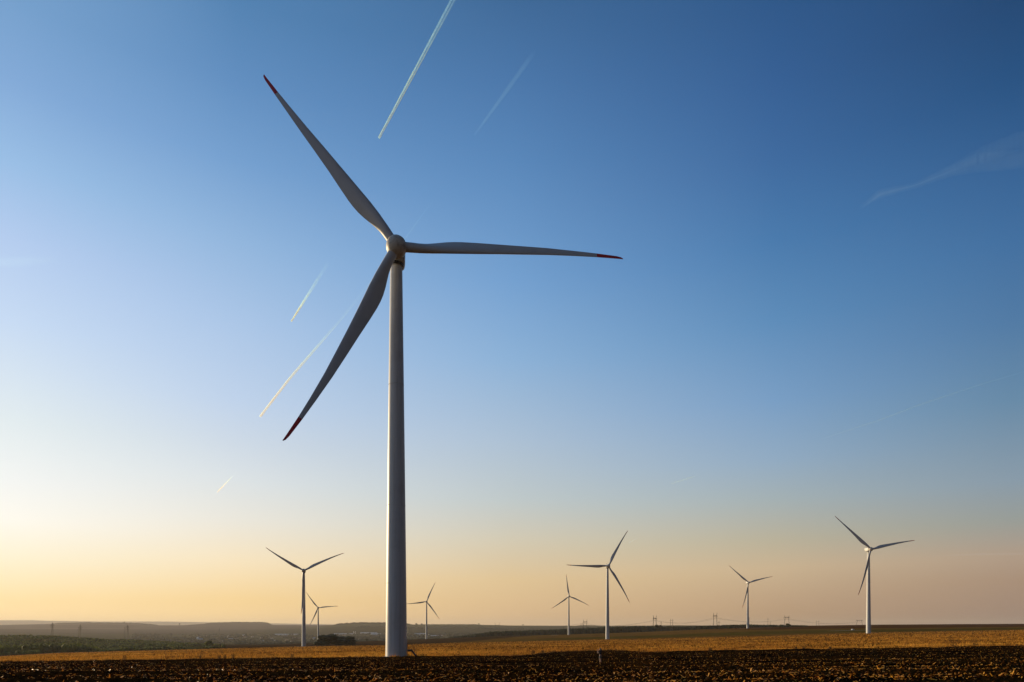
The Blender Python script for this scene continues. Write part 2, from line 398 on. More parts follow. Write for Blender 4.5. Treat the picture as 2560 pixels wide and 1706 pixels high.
f = smooth(600, 700, -Xf - .18 * (Yf - 900)) * (1 - smooth(1650, 1750, Yf)) * smooth(760, 860, Yf); col = mixc(col, (0.05, 0.06, 0.022), f)
f = smooth(1700, 1900, Yf) * (1 - smooth(200, 500, Xf - .1 * Yf)); col = mixc(col, (0.075, 0.072, 0.038), f)                   # valley green
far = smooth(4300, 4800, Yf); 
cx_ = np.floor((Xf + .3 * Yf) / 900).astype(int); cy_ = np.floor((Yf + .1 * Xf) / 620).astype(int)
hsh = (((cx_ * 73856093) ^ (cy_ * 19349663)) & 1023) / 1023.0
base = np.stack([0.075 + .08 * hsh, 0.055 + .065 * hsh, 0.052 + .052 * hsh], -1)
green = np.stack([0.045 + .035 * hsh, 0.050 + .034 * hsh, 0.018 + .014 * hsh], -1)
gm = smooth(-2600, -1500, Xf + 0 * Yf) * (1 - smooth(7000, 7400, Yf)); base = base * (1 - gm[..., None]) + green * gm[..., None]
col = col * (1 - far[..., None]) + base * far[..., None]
pale = smooth(9500, 12000, Yf); col = mixc(col, (0.62, 0.48, 0.32), pale)  # farthest ridge: distance haze painted into the ground colour
f = smooth(-40, 40, -Xf - .45 * Yf) * smooth(740, 800, Yf) * (1 - smooth(1600, 1700, Yf)); col = mixc(col, (0.05, 0.058, 0.014), f)
dk = smooth(4300, 4600, Yf) * (1 - smooth(5600, 5900, Yf + .12 * Xf)); col = col * (1 - .42 * dk[..., None])
stripe = 0.92 + .16 * vnoise(Xf / 40, Yf / 18, 8); col *= stripe[..., None]
farm_m = mat('farmland_soil', (0.1, 0.07, 0.04), 0.95, attr='tint', noise=[(.06, 'dark', .5, .72), ((.004, .02, 1), 'dark', .52, .66)], spec=0.0)
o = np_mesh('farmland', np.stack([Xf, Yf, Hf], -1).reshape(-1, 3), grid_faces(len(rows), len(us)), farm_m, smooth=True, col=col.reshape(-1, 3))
tag(o, 'patchwork of dark fields, valley and low hills', None, None, 'structure')
# land beyond and beside, down to the horizon
m = MB(); V = []
xs = np.linspace(-21900, 21900, 60); ys = np.concatenate([[-950, -301], np.linspace(0, 20500, 14)])
XX, YY = np.meshgrid(xs, ys); inside = (np.abs(XX) < 1.1 * YY) & (YY < 20000)
ZZ = np.where((np.abs(XX) < 25000) & (YY < 21000), -95.0, -70.0)
np_mesh('ground', np.stack([XX, YY, ZZ], -1).reshape(-1, 3), grid_faces(len(ys), 60), mat('distant_ground', (.11, .085, .06), .95, noise=(.001, (.07, .07, .04), .4, .6)))['kind'] = 'structure'

# pale gravel pads by the turbines
gravel = mat('gravel', (0.42, 0.33, 0.24), .95, noise=(.8, (.3, .22, .15), .4, .6))
def pad(x, Y, wx, wy):
    p = gpt(x, Y); m = MB(); n = 24; V = [(p.x, p.y, Z1(p.x, p.y) + .12)]
    for k in range(n):
        a = 2 * math.pi * k / n; q = (p.x + wx * math.cos(a), p.y + wy * math.sin(a)); V.append((q[0], q[1], Z1(*q) + .12))
    m.add(V, [], [(0, 1 + k, 1 + (k + 1) % n) for k in range(n)])
    m.build('gravel_pad', gravel)['kind'] = 'structure'
pad(1885, 1215, 30, 14); pad(1386, 1412, 8, 12); pad(2188, 690, 7, 10); pad(2118, 860, 26, 5); pad(748, 722, 17, 5)

# ------------------------------------------------------------------ vegetation
def leaves(P, size, n_per, rad):
    """n_per random leaf faces spread over each clump of centre P, radius rad (k,3)"""
    k = len(P); n = k * n_per
    d = rng.normal(0, 1, (n, 3)); d /= np.linalg.norm(d, axis=1)[:, None]; r = (0.72 + .38 * rng.random(n))[:, None]
    c = np.repeat(P, n_per, 0) + d * r * np.repeat(rad, n_per, 0)
    a = rng.normal(0, 1, (n, 3)); a /= np.linalg.norm(a, axis=1)[:, None]; b = np.cross(a, rng.normal(0, 1, (n, 3))); b /= np.linalg.norm(b, axis=1)[:, None]
    s = size * (0.6 + .8 * rng.random(n))[:, None]
    V = np.stack([c - a * s * .5 - b * s * .3, c + a * s * .5 - b * s * .25, c + b * s * .6], 1).reshape(-1, 3)
    return V, np.arange(n * 3).reshape(-1, 3)
def foliage(name, P, rad, leaf, n_per, m, parent=None, hi=False):
    V1, F1 = blobs(P, rad * .86, IC2V if hi else ICV, IC2F if hi else ICF, .3)
    V2, F2 = leaves(P, leaf, n_per, rad)
    return np_mesh(name, np.concatenate([V1, V2]), np.concatenate([F1, F2 + len(V1)]), m, parent)
leaf_dark = mat('dark_leaves', (0.042, 0.050, 0.010), .85, noise=(.12, (0.018, 0.024, 0.006), .42, .6), trans=.2)
leaf_green = mat('scrub_leaves', (0.20, 0.215, 0.006), .85, noise=[(.05, (0.07, 0.085, 0.005), .42, .58), (.012, (0.26, 0.19, 0.014), .55, .7)], trans=.25)
leaf_far = mat('far_leaves', (0.045, 0.058, 0.024), .9, noise=(.01, (0.025, 0.035, 0.016), .4, .6), trans=.15)
bark = mat('bark', (0.06, 0.045, 0.03), .95, noise=(3, (.03, .02, .015), .4, .6))
# scrub-covered slope on the left
P = []; RD = []
def add_clump(x, Y, s, hh):
    g = gpt(x, Y); P.append((g.x, g.y, g.z + hh * .45)); RD.append((s, s, hh * .6))
n = 0
while n < 4200:
    x = random.uniform(-200, 560); Y = random.uniform(760, 1560)
    lim = 900 + max(0, x - 100) * 1.15
    if x > 430 and random.random() < (x - 430) / 150: continue
    dn = vnoise(np.array([x / 40]), np.array([Y / 60]), 3)[0]
    if Y < lim - 80 and dn < .5: continue
    s = random.uniform(1.8, 3.6); add_clump(x, Y, s, random.uniform(1.6, 3.6) * (1.35 if dn > .6 else .9)); n += 1
o = foliage('scrubland', np.array(P), np.array(RD), .9, 12, leaf_green)
tag(o, 'dense green scrub covering the low slope at far left', 'scrub', None, 'stuff')
# taller hedge rows in front of the slope
P = []; RD = []
for x in np.arange(-160, 246, 2.1):
    for j in range(2):
        xx = x + random.uniform(-2, 2); Y = 815 + 0.25 * (xx - 60) + random.uniform(-18, 30)
        if 22 < xx < 62 and random.random() < .8: continue
        e = min(1, (246 - xx) / 70 + .35); add_clump(xx, Y, random.uniform(3, 5.5), random.uniform(7.5, 12) * e)
o = foliage('hedgerow', np.array(P), np.array(RD), 1.2, 34, leaf_green)
tag(o, 'taller rounded hedge of bushes at the foot of the green slope', 'hedge', None, 'stuff')
# woodland belt beyond the olive field
P = []; RD = []
for x in np.arange(1125, 2015, 1.5):
    th = np.interp(x, [1125, 1180, 1230, 1300, 1400, 1500, 1600, 1700, 1800, 1868, 1940, 2015], [3, 7, 12, 12, 13, 15, 14, 9, 8, 7, 5, 2.5])
    for j in range(3):
        Y = 1545 + random.uniform(-22, 60); hh = th * random.uniform(.72, 1.06) * .92
        add_clump(x + random.uniform(-2, 2), Y, random.uniform(3.5, 6), hh)
        if hh > 6: g = gpt(x, Y); P.append((g.x, g.y, g.z + hh * .75)); RD.append((4, 4, hh * .3))
o = foliage('woodland', np.array(P), np.array(RD), 1.5, 26, leaf_dark)
tag(o, 'long dark belt of trees beyond the olive field', 'woodland', None, 'stuff')
# valley trees around the village, and wooded hill crests
P = []; RD = []
for _ in range(2600):
    x = random.uniform(330, 1190); Y = random.uniform(2350, 4500)
    if vnoise(np.array([x / 30]), np.array([Y / 200]), 6)[0] < .42: continue
    add_clump(x, Y, random.uniform(5, 11), random.uniform(5, 11))
for x in np.arange(590, 1130, 1.4):
    add_clump(x, 1980 + random.uniform(-60, 60) + (x - 600) * .2, random.uniform(4, 8), random.uniform(3, 7.5))
o = foliage('valley_trees', np.array(P), np.array(RD), 2.4, 12, leaf_far)
tag(o, 'hazy mass of green trees around the village in the valley', 'woodland', None, 'stuff')
P = []; RD = []
for a, b, Y, hm in ((130, 395, 8500, 14), (515, 676, 8500, 16), (836, 1030, 6500, 16), (1030, 1200, 6500, 8), (1440, 1500, 6500, 8), (880, 1180, 5600, 14), (1180, 1330, 5300, 12)):
    for x in np.arange(a, b, 1.2):
        hh = hm * random.uniform(.5, 1); e = min(1, (x - a) / 20 + .2, (b - x) / 20 + .2); add_clump(x, Y + random.uniform(-60, 60), 9, hh * e)
o = foliage('crest_woods', np.array(P), np.array(RD), 4, 8, leaf_far)
tag(o, 'thin lines of trees along the crests of the distant hills', 'woodland', None, 'stuff')

def tree(name, x, Y, w, h, label, cat='tree', group=None, m=leaf_dark, clumps=14, leaf=.6, nl=60, trunk=True, bush=False, seed=0):
    r = random.Random(seed * 31 + int(x)); g = gpt(x, Y); t = thing(name, g, label, cat, group)
    P = []; RD = []
    for k in range(clumps):
        a = r.uniform(0, 6.28); q = r.random() ** .5; zz = r.uniform(.18 if bush else .38, .86)
        env = math.sqrt(max(.08, 1 - ((zz - .5) / .52) ** 2)) if not bush else math.sqrt(max(.1, 1 - (zz / 1.02) ** 2))
        P.append((math.cos(a) * q * w * .36 * env, math.sin(a) * q * w * .36 * env, zz * h)); s = w * r.uniform(.16, .25); RD.append((s, s, s * h / w * r.uniform(.7, 1.0)))
    foliage('crown', np.array(P), np.array(RD), leaf, nl, m, t, True)
    if trunk:
        mb = MB(); mb.bar((0, 0, -.3), (0, 0, h * .45), w * .035, w * .022, 8)
        for k in range(4):
            a = k * 1.6 + r.random(); mb.bar((0, 0, h * (.25 + .05 * k)), (math.cos(a) * w * .24, math.sin(a) * w * .24, h * .62), w * .015, w * .006, 5)
        mb.build('trunk', bark, t)
    return t
# dark thicket beside the left turbine: three bushy trees growing into each other
tree('bushy_tree', 823, 738, 27, 13.2, 'tallest dark bushy tree in the thicket right of the left turbine', 'tree', 'dark bushy trees of the thicket', clumps=34, leaf=.5, nl=150, bush=True, seed=1)
tree('bushy_tree', 802, 736, 16, 8.6, 'low dark bushy tree at the left end of the thicket', 'tree', 'dark bushy trees of the thicket', clumps=22, leaf=.5, nl=120, bush=True, seed=2)
tree('bushy_tree', 861, 740, 29, 10.2, 'broad dark bushy tree at the right end of the thicket', 'tree', 'dark bushy trees of the thicket', clumps=36, leaf=.5, nl=150, bush=True, seed=3)
tree('round_tree', 522, 1050, 13.5, 9.3, 'lone round green tree standing at the end of the scrub slope', m=leaf_green, clumps=18, leaf=.7, nl=90, bush=True, seed=4)
tree('round_tree', 1646, 1480, 19, 14.5, 'tall domed tree standing out of the dark belt beside a portal pylon', m=leaf_dark, clumps=18, leaf=1, nl=60, seed=5)
for x, Y, w, h, lab in ((1733, 1440, 9, 6.5, 'small dark round tree in front of the belt, left one of a pair'), (1748, 1440, 9, 6.5, 'small dark round tree in front of the belt, right one of a pair'),
                        (1955, 1330, 16, 6.4, 'low dark tree clump below the portal pylon, left half'), (1968, 1310, 16, 7.6, 'low dark tree clump below the portal pylon, right half'),
                        (1824, 1290, 10, 5, 'small dark bush on the field edge left of the second right turbine'), (918, 1560, 10, 6.5, 'small round tree in the valley right of the dark thicket')):
    tree('small_tree', x, Y, w, h, lab, 'tree', 'small trees near the dark belt' if x > 1000 else None, m=leaf_dark, clumps=10, leaf=.9, nl=40, bush=True, seed=int(x))
for x, Y, w, h, lab in ((311, 8400, 20, 26, 'tiny lone tree on the far left hill crest'), (447, 8400, 18, 32, 'leaning lone tree in the dip of the far hills'), (1041, 6400, 26, 22, 'round tree on the hill crest just right of the main tower'),
                        (1054, 6400, 18, 18, 'small tree on the crest between main tower and middle turbine'), (1197, 6400, 18, 18, 'small tree ending the raised hill crest in the middle'), (1307, 6400, 16, 14, 'tiny tree on the flat skyline left of the twin turbines'),
                        (1478, 3000, 10, 10.5, 'dark domed tree on the skyline beside the far portal pylon'), (1483, 3000, 14, 6.5, 'low bush right of the domed skyline tree'), (1497, 3000, 8, 5, 'tiny bush on the skyline left of the tall middle turbine')):
    t = tree('skyline_tree', x, Y, w, h, lab, 'tree', 'lone trees on the skyline', m=leaf_far if Y > 5000 else leaf_dark, clumps=8, leaf=2.2, nl=14, bush=Y < 5000, seed=int(x))
    if x == 447: t.rotation_euler = (0, R_(28), 0)
# dry weeds along the border
weed_m = mat('dry_weed', (0.085, 0.05, 0.02), .9, noise=(2, (.04, .03, .014), .4, .6), trans=.2)
for x, h, lab in ((311, 1.1, 'round dry weed at the left, on the edge of the ploughing'), (500, 1.5, 'thin tall weed standing in the stubble at left'), (548, 1.0, 'dark weed clump on the field edge, first of three'), (562, .9, 'dark weed clump on the field edge, middle of three'),
                  (583, 1.2, 'dark weed clump on the field edge, last of three'), (731, 1.0, 'dry weed on the edge left of the main tower'), (1332, 1.2, 'broad dry weed where the field edge starts to bulge'), (1356, .9, 'brown weed beside the broad one at the bulging edge'),
                  (1776, 1.0, 'small weed on the edge below the right portal pylon'), (1990, .8, 'brown weed on the right part of the edge'), (2010, .8, 'small brown weed next to the right edge weed'), (2075, .8, 'reddish weed on the edge left of the right turbine'), (2387, 2.2, 'tall branching dry weed at the right, left one of two'), (2436, 1.7, 'branching dry weed near the right frame side')):
    X = (x - CX) / F * 131; Yb_ = float(border(np.array([X]))[0]) + .3; X = (x - CX) / F * Yb_
    r = random.Random(int(x)); mb = MB(); tt_ = thing('weed', (X, Yb_, Z1(X, Yb_) - .02), lab, 'weed', 'weeds on the field edge')
    for k in range(9):
        a = r.uniform(0, 6.28); q = (math.cos(a) * h * r.uniform(.1, .45), math.sin(a) * h * r.uniform(.1, .45), h * r.uniform(.6, 1)); mb.bar((0, 0, 0), q, .022, .008, 4)
        for j in range(3):
            f_ = r.uniform(.4, .9); p0 = [c * f_ for c in q]; mb.bar(p0, (p0[0] + r.uniform(-.2, .2) * h, p0[1] + r.uniform(-.2, .2) * h, p0[2] + .18 * h), .012, .006, 3)
    mb.build('stem', weed_m, tt_)
    V, Fa = leaves(np.array([(0, 0, h * .5)]), .10, 110 if h < 1.5 else 70, np.array([(h * .36, h * .36, h * .42)])); np_mesh('foliage', V, Fa, weed_m, tt_)

# ------------------------------------------------------------------ wind turbines
white = mat('white_paint', (0.58, 0.58, 0.57), .45, noise=[(.25, (.50, .49, .47), .5, .75), ((2.2, 2.2, .05), (.46, .45, .42), .52, .70)], spec=.4)
blade_m = mat('blade_gelcoat', (0.52, 0.52, 0.52), .4, noise=(.4, (.46, .455, .45), .5, .75), spec=.4)
hub_m = mat('spinner_paint', (0.58, 0.54, 0.47), .5, noise=[(.9, (.32, .27, .21), .5, .68)], spec=.4)
red_m = mat('red_paint', (0.62, 0.02, 0.03), .45, noise=(.8, (.3, .012, .018), .5, .7), spec=.4)
dark_m = mat('dark_metal', (0.02, 0.02, 0.022), .6)
steel_m = mat('galvanised_steel', (0.07, 0.07, 0.075), .5, noise=(4, (.04, .04, .04), .45, .6))
rust_m = mat('rusty_rail', (0.22, 0.09, 0.04), .7, noise=(5, (.12, .05, .03), .4, .6))
conc_m = mat('concrete', (0.34, 0.32, 0.28), .95, noise=(1.5, (.22, .2, .17), .4, .6))
PSI, TILT, RB = R_(10), R_(5), 46.0
nv = np.array([math.sin(PSI) * math.cos(TILT), -math.cos(PSI) * math.cos(TILT), math.sin(TILT)])
rv = np.array([math.cos(PSI), math.sin(PSI), 0]); uv = np.cross(nv, rv); uv = uv if uv[2] > 0 else -uv
HUBOFF = 3.2 * np.array([nv[0], nv[1], 0])
ST = np.array([1.3, 2.0, 3.2, 4.3, 5.6, 7, 8.5, 9.9, 11.4, 13, 16, 19.8, 25, 30.2, 36, 40.5, 40.5001, 43, 44.65, 45.6, 46.0])
TR = np.interp(ST, [0, 2, 3.2, 4.3, 5.6, 7, 8.5, 9.9, 11.4, 13, 16, 19.8, 30.2, 36, 40.5, 44.65, 45.6, 46], [.92, .92, .92, .98, 1.2, 1.55, 1.93, 2.2, 2.34, 2.37, 2.26, 2.06, 1.68, 1.32, 1.0, .62, .42, .16])
LE = np.interp(ST, [0, 2, 4.3, 7, 9.9, 13, 19.8, 30.2, 36, 40.5, 44.65, 45.6, 46], [.92, .92, .98, 1.00, .92, .72, .34, -.10, -.18, -.16, -.04, .0, .04])
TH = np.interp(ST, [0, 2, 4.3, 7, 9.9, 19.8, 30.2, 40.5, 46], [1.84, 1.84, 1.7, 1.35, 1.05, .55, .32, .15, .04])
BE = np.radians(np.interp(ST, [0, 4, 9.9, 19.8, 30, 46], [14, 22, 20, 11, 5, 1]))
def blade_ring(i, az, cone, ns=18):
    d = rv * math.cos(az) + uv * math.sin(az); tr = -rv * math.sin(az) + uv * math.cos(az)
    s = ST[i]; cen = d * s * (math.cos(cone) ** (s / RB)) + nv * RB * math.sin(cone) * (s / RB) ** 2
    ch = tr * math.cos(BE[i]) - nv * math.sin(BE[i]); nn = nv * math.cos(BE[i]) + tr * math.sin(BE[i])
    mid = (TR[i] - LE[i]) / 2; half = (TR[i] + LE[i]) / 2; k = np.interp(s, [0, 3, 9], [0, 0, .8]); out = []
    for j in range(ns):
        th = 2 * math.pi * j / ns; x = math.cos(th); y = math.sin(th) * (1 - k * x) / (1 + .35 * k)
        out.append(cen + ch * (mid + half * x) + nn * (TH[i] / 2 * y))
    return out
def blade(parent, hub, az, cone):
    ns = 18
    def part(i0, i1, name, m, par, loc):
        V = []
        for i in range(i0, i1 + 1): V += blade_ring(i, az, cone)
        n = i1 - i0 + 1
        Q = [(a * ns + j, a * ns + (j + 1) % ns, (a + 1) * ns + (j + 1) % ns, (a + 1) * ns + j) for a in range(n - 1) for j in range(ns)]
        V.append(np.mean(V[:ns], 0)); V.append(np.mean(V[(n - 1) * ns:n * ns], 0)); c0 = n * ns
        T = [(c0, (j + 1) % ns, j) for j in range(ns)] + [(c0 + 1, (n - 1) * ns + j, (n - 1) * ns + (j + 1) % ns) for j in range(ns)]
        mb = MB(); mb.add(V, Q, T); o = mb.build(name, m, par, True, loc); smooth_angle(o, 50); return o
    b = part(0, 15, 'blade', blade_m, parent, hub)
    part(16, len(ST) - 1, 'red_tip', red_m, b, (0, 0, 0))
Rot = Matrix(((rv[0], uv[0], nv[0]), (rv[1], uv[1], nv[1]), (rv[2], uv[2], nv[2]))).to_4x4()   # local z = rotor axis
shared = {}
def place(key, fn, name, parent, loc):
    if key not in shared:
        o = fn(); shared[key] = o.data
    else:
        o = bpy.data.objects.new(name, shared[key]); C.objects.link(o)
    o.name = name; o.parent = parent; o.location = loc; return o
def f_tower():
    m = MB(); prof = [(2.28, -.6), (2.28, .06), (2.14, .07), (2.12, .5)]
    H = 78.0
    def rad(z): return 2.12 - (2.12 - 1.19) * (z / H) ** 1.12
    for z0, z1 in ((0.5, 14.5), (14.5, 30.0), (30.0, 54.0), (54.0, 77.6)):
        for k in range(1, 9):
            z = z0 + (z1 - z0) * k / 8; prof.append((rad(z), z))
        if z1 < 77: prof += [(rad(z1) - .05, z1 + .01), (rad(z1) - .05, z1 + .09), (rad(z1) + .02, z1 + .10), (rad(z1) + .02, z1 + .2), (rad(z1), z1 + .21)]
    prof += [(1.35, 77.7), (1.35, 78.05), (0.01, 78.06)]
    m.lathe(prof, 64); o = m.build('tower', white, None, True); smooth_angle(o, 30); return o
def f_nacelle():
    # rounded box with a raised, tapering tail; local: +y' = rotor side (axis), built along nv horizontally
    a = np.array([nv[0], nv[1], 0]) / math.hypot(nv[0], nv[1]); b = np.array([-a[1], a[0], 0]); m = MB(); V = []; ns = 28
    secs = [(1.5, 1.35, -1.35, 1.45), (1.35, 1.62, -1.72, 1.72), (.5, 1.78, -1.92, 1.9), (-1.5, 1.8, -1.95, 1.98), (-2.8, 1.72, -1.6, 2.0), (-3.7, 1.5, -1.1, 1.98), (-4.15, 1.3, -.6, 1.8), (-4.3, 1.0, -.3, 1.4)]
    for s, w, z0, z1 in secs:
        for j in range(ns):
            t = 2 * math.pi * j / ns; c, sn = math.cos(t), math.sin(t); e = .42
            xx = w * abs(c) ** e * (1 if c > 0 else -1); zz = abs(sn) ** e * (1 if sn > 0 else -1); zz = (z0 + z1) / 2 + zz * (z1 - z0) / 2
            V.append(a * s + b * xx + np.array([0, 0, zz]))
    n = len(secs); Q = [(i * ns + j, i * ns + (j + 1) % ns, (i + 1) * ns + (j + 1) % ns, (i + 1) * ns + j) for i in range(n - 1) for j in range(ns)]
    V.append(a * 1.5); V.append(a * -4.3 + np.array([0, 0, .5])); c0 = n * ns
    T = [(c0, (j + 1) % ns, j) for j in range(ns)] + [(c0 + 1, (n - 1) * ns + j, (n - 1) * ns + (j + 1) % ns) for j in range(ns)]
    m.add(V, Q, T); o = m.build('nacelle', white, None, True); smooth_angle(o, 45); return o
def f_collar():
    m = MB(); M = Rot.copy(); m.lathe([(.01, -1.85), (1.35, -1.85), (1.35, -1.15), (.01, -1.15)], 32, M); return m.build('shaft_collar', dark_m, None, True)
def f_yaw():
    m = MB(); m.lathe([(1.45, -2.35), (1.45, -1.7), (.01, -1.69)], 32); return m.build('yaw_ring', dark_m)
def f_hub():
    m = MB(); m.lathe([(.01, -1.2), (1.76, -1.2), (1.86, -1.05), (1.97, -.5), (2.0, 0), (1.95, .5), (1.80, 1.0), (1.52, 1.45), (1.14, 1.8), (.70, 2.03), (.28, 2.13), (.01, 2.15)], 48, Rot)
    o = m.build('hub', hub_m, None, True); smooth_angle(o, 50); return o
def f_mast():
    a = -3.2 * np.array([nv[0], nv[1], 0]); m = MB(); m.bar(a + [0, 0, 1.9], a + [0, 0, 3.3], .05, .04); m.bar(a + [-.5, 0, 3.1], a + [.5, 0, 3.1], .04)
    m.bar(a + [-.5, 0, 3.1], a + [-.5, 0, 3.5], .06); m.bar(a + [.5, 0, 3.1], a + [.5, 0, 3.5], .09); return m.build('wind_vane', dark_m)
TURB = [  # base pixel x, y, hub pixel, depth, three (azimuth, flex) and label
 ('main', 987, 1644, 991, 617, 133.0, [(1.9, 0.8), (124.9, -6.9), (-116.1, 4.7)], 'huge white wind turbine with red blade tips towering in the foreground'),
 ('left', 756, 1617.4, 758.5, 1427, 717.1, [(25.6, -3.0), (147.3, -4.0), (-92.2, 3.0)], 'wind turbine left of the main tower with one blade hanging straight down'),
 ('left2', 791, 1607, 795, 1520, 1569.4, [(5.0, -2), (126.0, -2.0), (-114.6, 0)], 'tiny wind turbine rising behind the dark thicket'),
 ('mid', 1065, 1598, 1066.5, 1504.5, 1460.3, [(65.3, 2), (-174.0, -2), (-54.9, 1.5)], 'small wind turbine just right of the main tower, blade tip touching it'),
 ('a', 1420.6, 1588, 1423, 1491, 1407.6, [(-24.3, -2.6), (95.0, -3.6), (-146.4, 0.3)], 'small wind turbine with one blade pointing up, left of the middle turbine'),
 ('b', 1517, 1600, 1521, 1415.5, 740.0, [(59.3, 0), (178.1, -5), (-59.3, -3.0)], 'mid-sized wind turbine in the centre with one blade pointing level left'),
 ('c', 1868, 1571, 1871.7, 1457, 1197.7, [(13.5, 3.8), (137.3, -5.4), (-106.4, -3.4)], 'small wind turbine right of centre behind the olive field'),
 ('d', 2170.6, 1584.5, 2177, 1373.5, 647.1, [(10.8, 4.2), (134.7, -6), (-108.7, -2.7)], 'mid-sized wind turbine at the right with sunlit nacelle'),
]
for key, bx_, by_, hx_, hy_, D, bl, lab in TURB:
    hub = px(hx_, hy_, D); base = Vector((hub.x - HUBOFF[0], hub.y - HUBOFF[1], hub.z - 80.0))
    t = thing('wind_turbine', base, lab, 'wind turbine', 'white three-bladed wind turbines')
    place('tower', f_tower, 'tower', t, (0, 0, 0))
    place('nacelle', f_nacelle, 'nacelle', t, (0, 0, 80))
    place('yaw', f_yaw, 'yaw_ring', t, (0, 0, 80))
    hl_ = (float(HUBOFF[0]), float(HUBOFF[1]), 80.0)
    place('hub', f_hub, 'hub', t, hl_); place('collar', f_collar, 'shaft_collar', t, hl_); place('mast', f_mast, 'wind_vane', t, (0, 0, 80))
    for a, c in bl: blade(t, hl_, R_(a), R_(c))
    if key == 'main':
        # door and steel stair on the right-hand flank
        M = Matrix.Rotation(R_(8), 4, 'Z'); R3 = np.array(M.to_3x3())
        def q(p): return tuple(R3 @ np.array(p, float))
        m = MB(); m.box(q((2.10, 0, 2.35)), (.10, .9, 2.1), R3); d_ = m.build('door', mat('door_paint', (.45, .47, .48), .5), t)
        m = MB(); m.box(q((2.18, .32, 2.3)), (.06, .05, .2), R3); m.build('handle', dark_m, d_)
        st = MB(); st.box(q((2.65, 0, 1.30)), (.95, 1.1, .12), R3)
        st.box(q((2.65, -.55, 1.2)), (.95, .06, .42), R3); st.box(q((2.65, .55, 1.2)), (.95, .06, .42), R3)
        for k in range(6): st.box(q((3.22 + .135 * k, 0, 1.12 - .2 * k)), (.26, .95, .05), R3)
        for s_ in (-.5, .5):
            st.bar(q((3.0, s_, 1.25)), q((3.98, s_, -.05)), .17, .17, 4)
            st.bar(q((2.2, s_, 1.3)), q((2.2, s_, -.1)), .05)
            st.bar(q((3.05, s_, 1.3)), q((3.05, s_, -.1)), .05)
        stp = st.build('stair', steel_m, t)
        for s_ in (-.52, .52):
            rl = MB()
            rl.bar(q((2.2, s_, 2.45)), q((3.1, s_, 2.45)), .035); rl.bar(q((3.1, s_, 2.45)), q((4.0, s_, 1.1)), .035); rl.bar(q((2.2, s_, 1.9)), q((3.1, s_, 1.9)), .025); rl.bar(q((3.1, s_, 1.9)), q((4.0, s_, .6)), .025)
            for x_, z0, z1 in ((2.2, 1.3, 2.45), (3.1, 1.3, 2.45), (4.0, -.05, 1.1), (3.55, .6, 1.78)): rl.bar(q((x_, s_, z0)), q((x_, s_, z1)), .03)
            rl.build('handrail', rust_m, stp)
        m = MB(); m.lathe([(2.9, -.8), (2.9, -.02), (2.85, .05), (.5, .06)], 40); m.build('foundation', conc_m, t)

# ------------------------------------------------------------------ pylons, poles, wires
lat_m = mat('pylon_steel', (0.10, 0.085, 0.08), .7, noise=(.3, (.07, .06, .055), .4, .6))
pole_m = mat('pole_concrete', (0.10, 0.085, 0.07), .9, noise=(.5, (.07, .06, .05), .4, .6))
wire_m = mat('wire', (0.06, 0.05, 0.05), .6)
def lattice(mb, a, b, w0, w1, r, n=7):
    a = np.array(a, float); b = np.array(b, float); cs = []
    for i in range(n + 1):
        t = i / n; c = a + (b - a) * t; w = (w0 + (w1 - w0) * t) / 2
        cs.append([c + np.array([sx * w, sy * w, 0]) for sx, sy in ((-1, -1), (1, -1), (1, 1), (-1, 1))])
    for i in range(n):
        for j in range(4):
            mb.bar(cs[i][j], cs[i + 1][j], r, r, 4); mb.bar(cs[i][j], cs[i + 1][(j + 1) % 4], r * .6, r * .6, 3)
def portal(x, D, topy, visw, lab, W=23.0, Hm=None):
    top = px(x, topy, D); X = top.x; gz = Z1(X, D); H = top.z - gz; t = thing('power_pylon', (X, D, gz), lab, 'pylon', 'portal power pylons')
    yaw = R_(20); W = visw / F * D / math.cos(yaw); t.rotation_euler = (0, 0, yaw); s = H / 34.0; zb = H * .80; l = W * .28
    for sgn in (-1, 1):
        mb = MB(); lattice(mb, (sgn * W * .45, 0, -.5), (sgn * l, 0, zb), 1.1, .8, .13, 8); mb.build('leg', lat_m, t)
        mb = MB(); lattice(mb, (sgn * l, 0, zb), (sgn * W * .39, 0, H), .9, .3, .13, 4); mb.build('horn', lat_m, t)
    mb = MB()
    for zz, yy in ((zb, -.6), (zb, .6), (zb + 1.4, -.6), (zb + 1.4, .6)): mb.bar((-W / 2 * (1 if zz == zb else .8), yy, zz), (W / 2 * (1 if zz == zb else .8), yy, zz), .24, .24, 4)
    k = 14
    for i in range(k):
        x0 = -W * .42 + W * .84 * i / k; x1 = x0 + W * .84 / k; mb.bar((x0, -.6, zb), (x1, -.6, zb + 1.4), .1, .1, 3); mb.bar((x0, .6, zb + 1.4), (x1, .6, zb), .1, .1, 3)
    for i in range(8):    # the arched brace between the legs
        a0 = math.pi * i / 8; a1 = math.pi * (i + 1) / 8; mb.bar((-l * math.cos(a0), 0, zb - 3 * s + 3 * s * math.sin(a0)), (-l * math.cos(a1), 0, zb - 3 * s + 3 * s * math.sin(a1)), .16, .16, 4)
    mb.build('crossbeam', lat_m, t)
    ends = []
    for sx in (-W / 2, 0, W / 2):
        mb = MB()
        for j in range(7): mb.lathe([(.06, -.55 * j), (.2, -.55 * j - .12), (.06, -.55 * j - .3)], 8, Matrix.Translation((sx, 0, zb - .1)))
        mb.bar((sx, 0, zb), (sx, 0, zb - 3.9), .07, .07, 4); mb.build('insulator', dark_m, t)
        ends.append(Vector((X, D, gz)) + Matrix.Rotation(yaw, 3, 'Z') @ Vector((sx, 0, zb - 3.9)))
    return ends
E1 = portal(1243, 2900, 1557, 15, 'faint portal pylon above the valley between main tower and centre')
E2 = portal(1463, 2050, 1549, 12.8, 'portal pylon on the skyline between the two centre turbines')
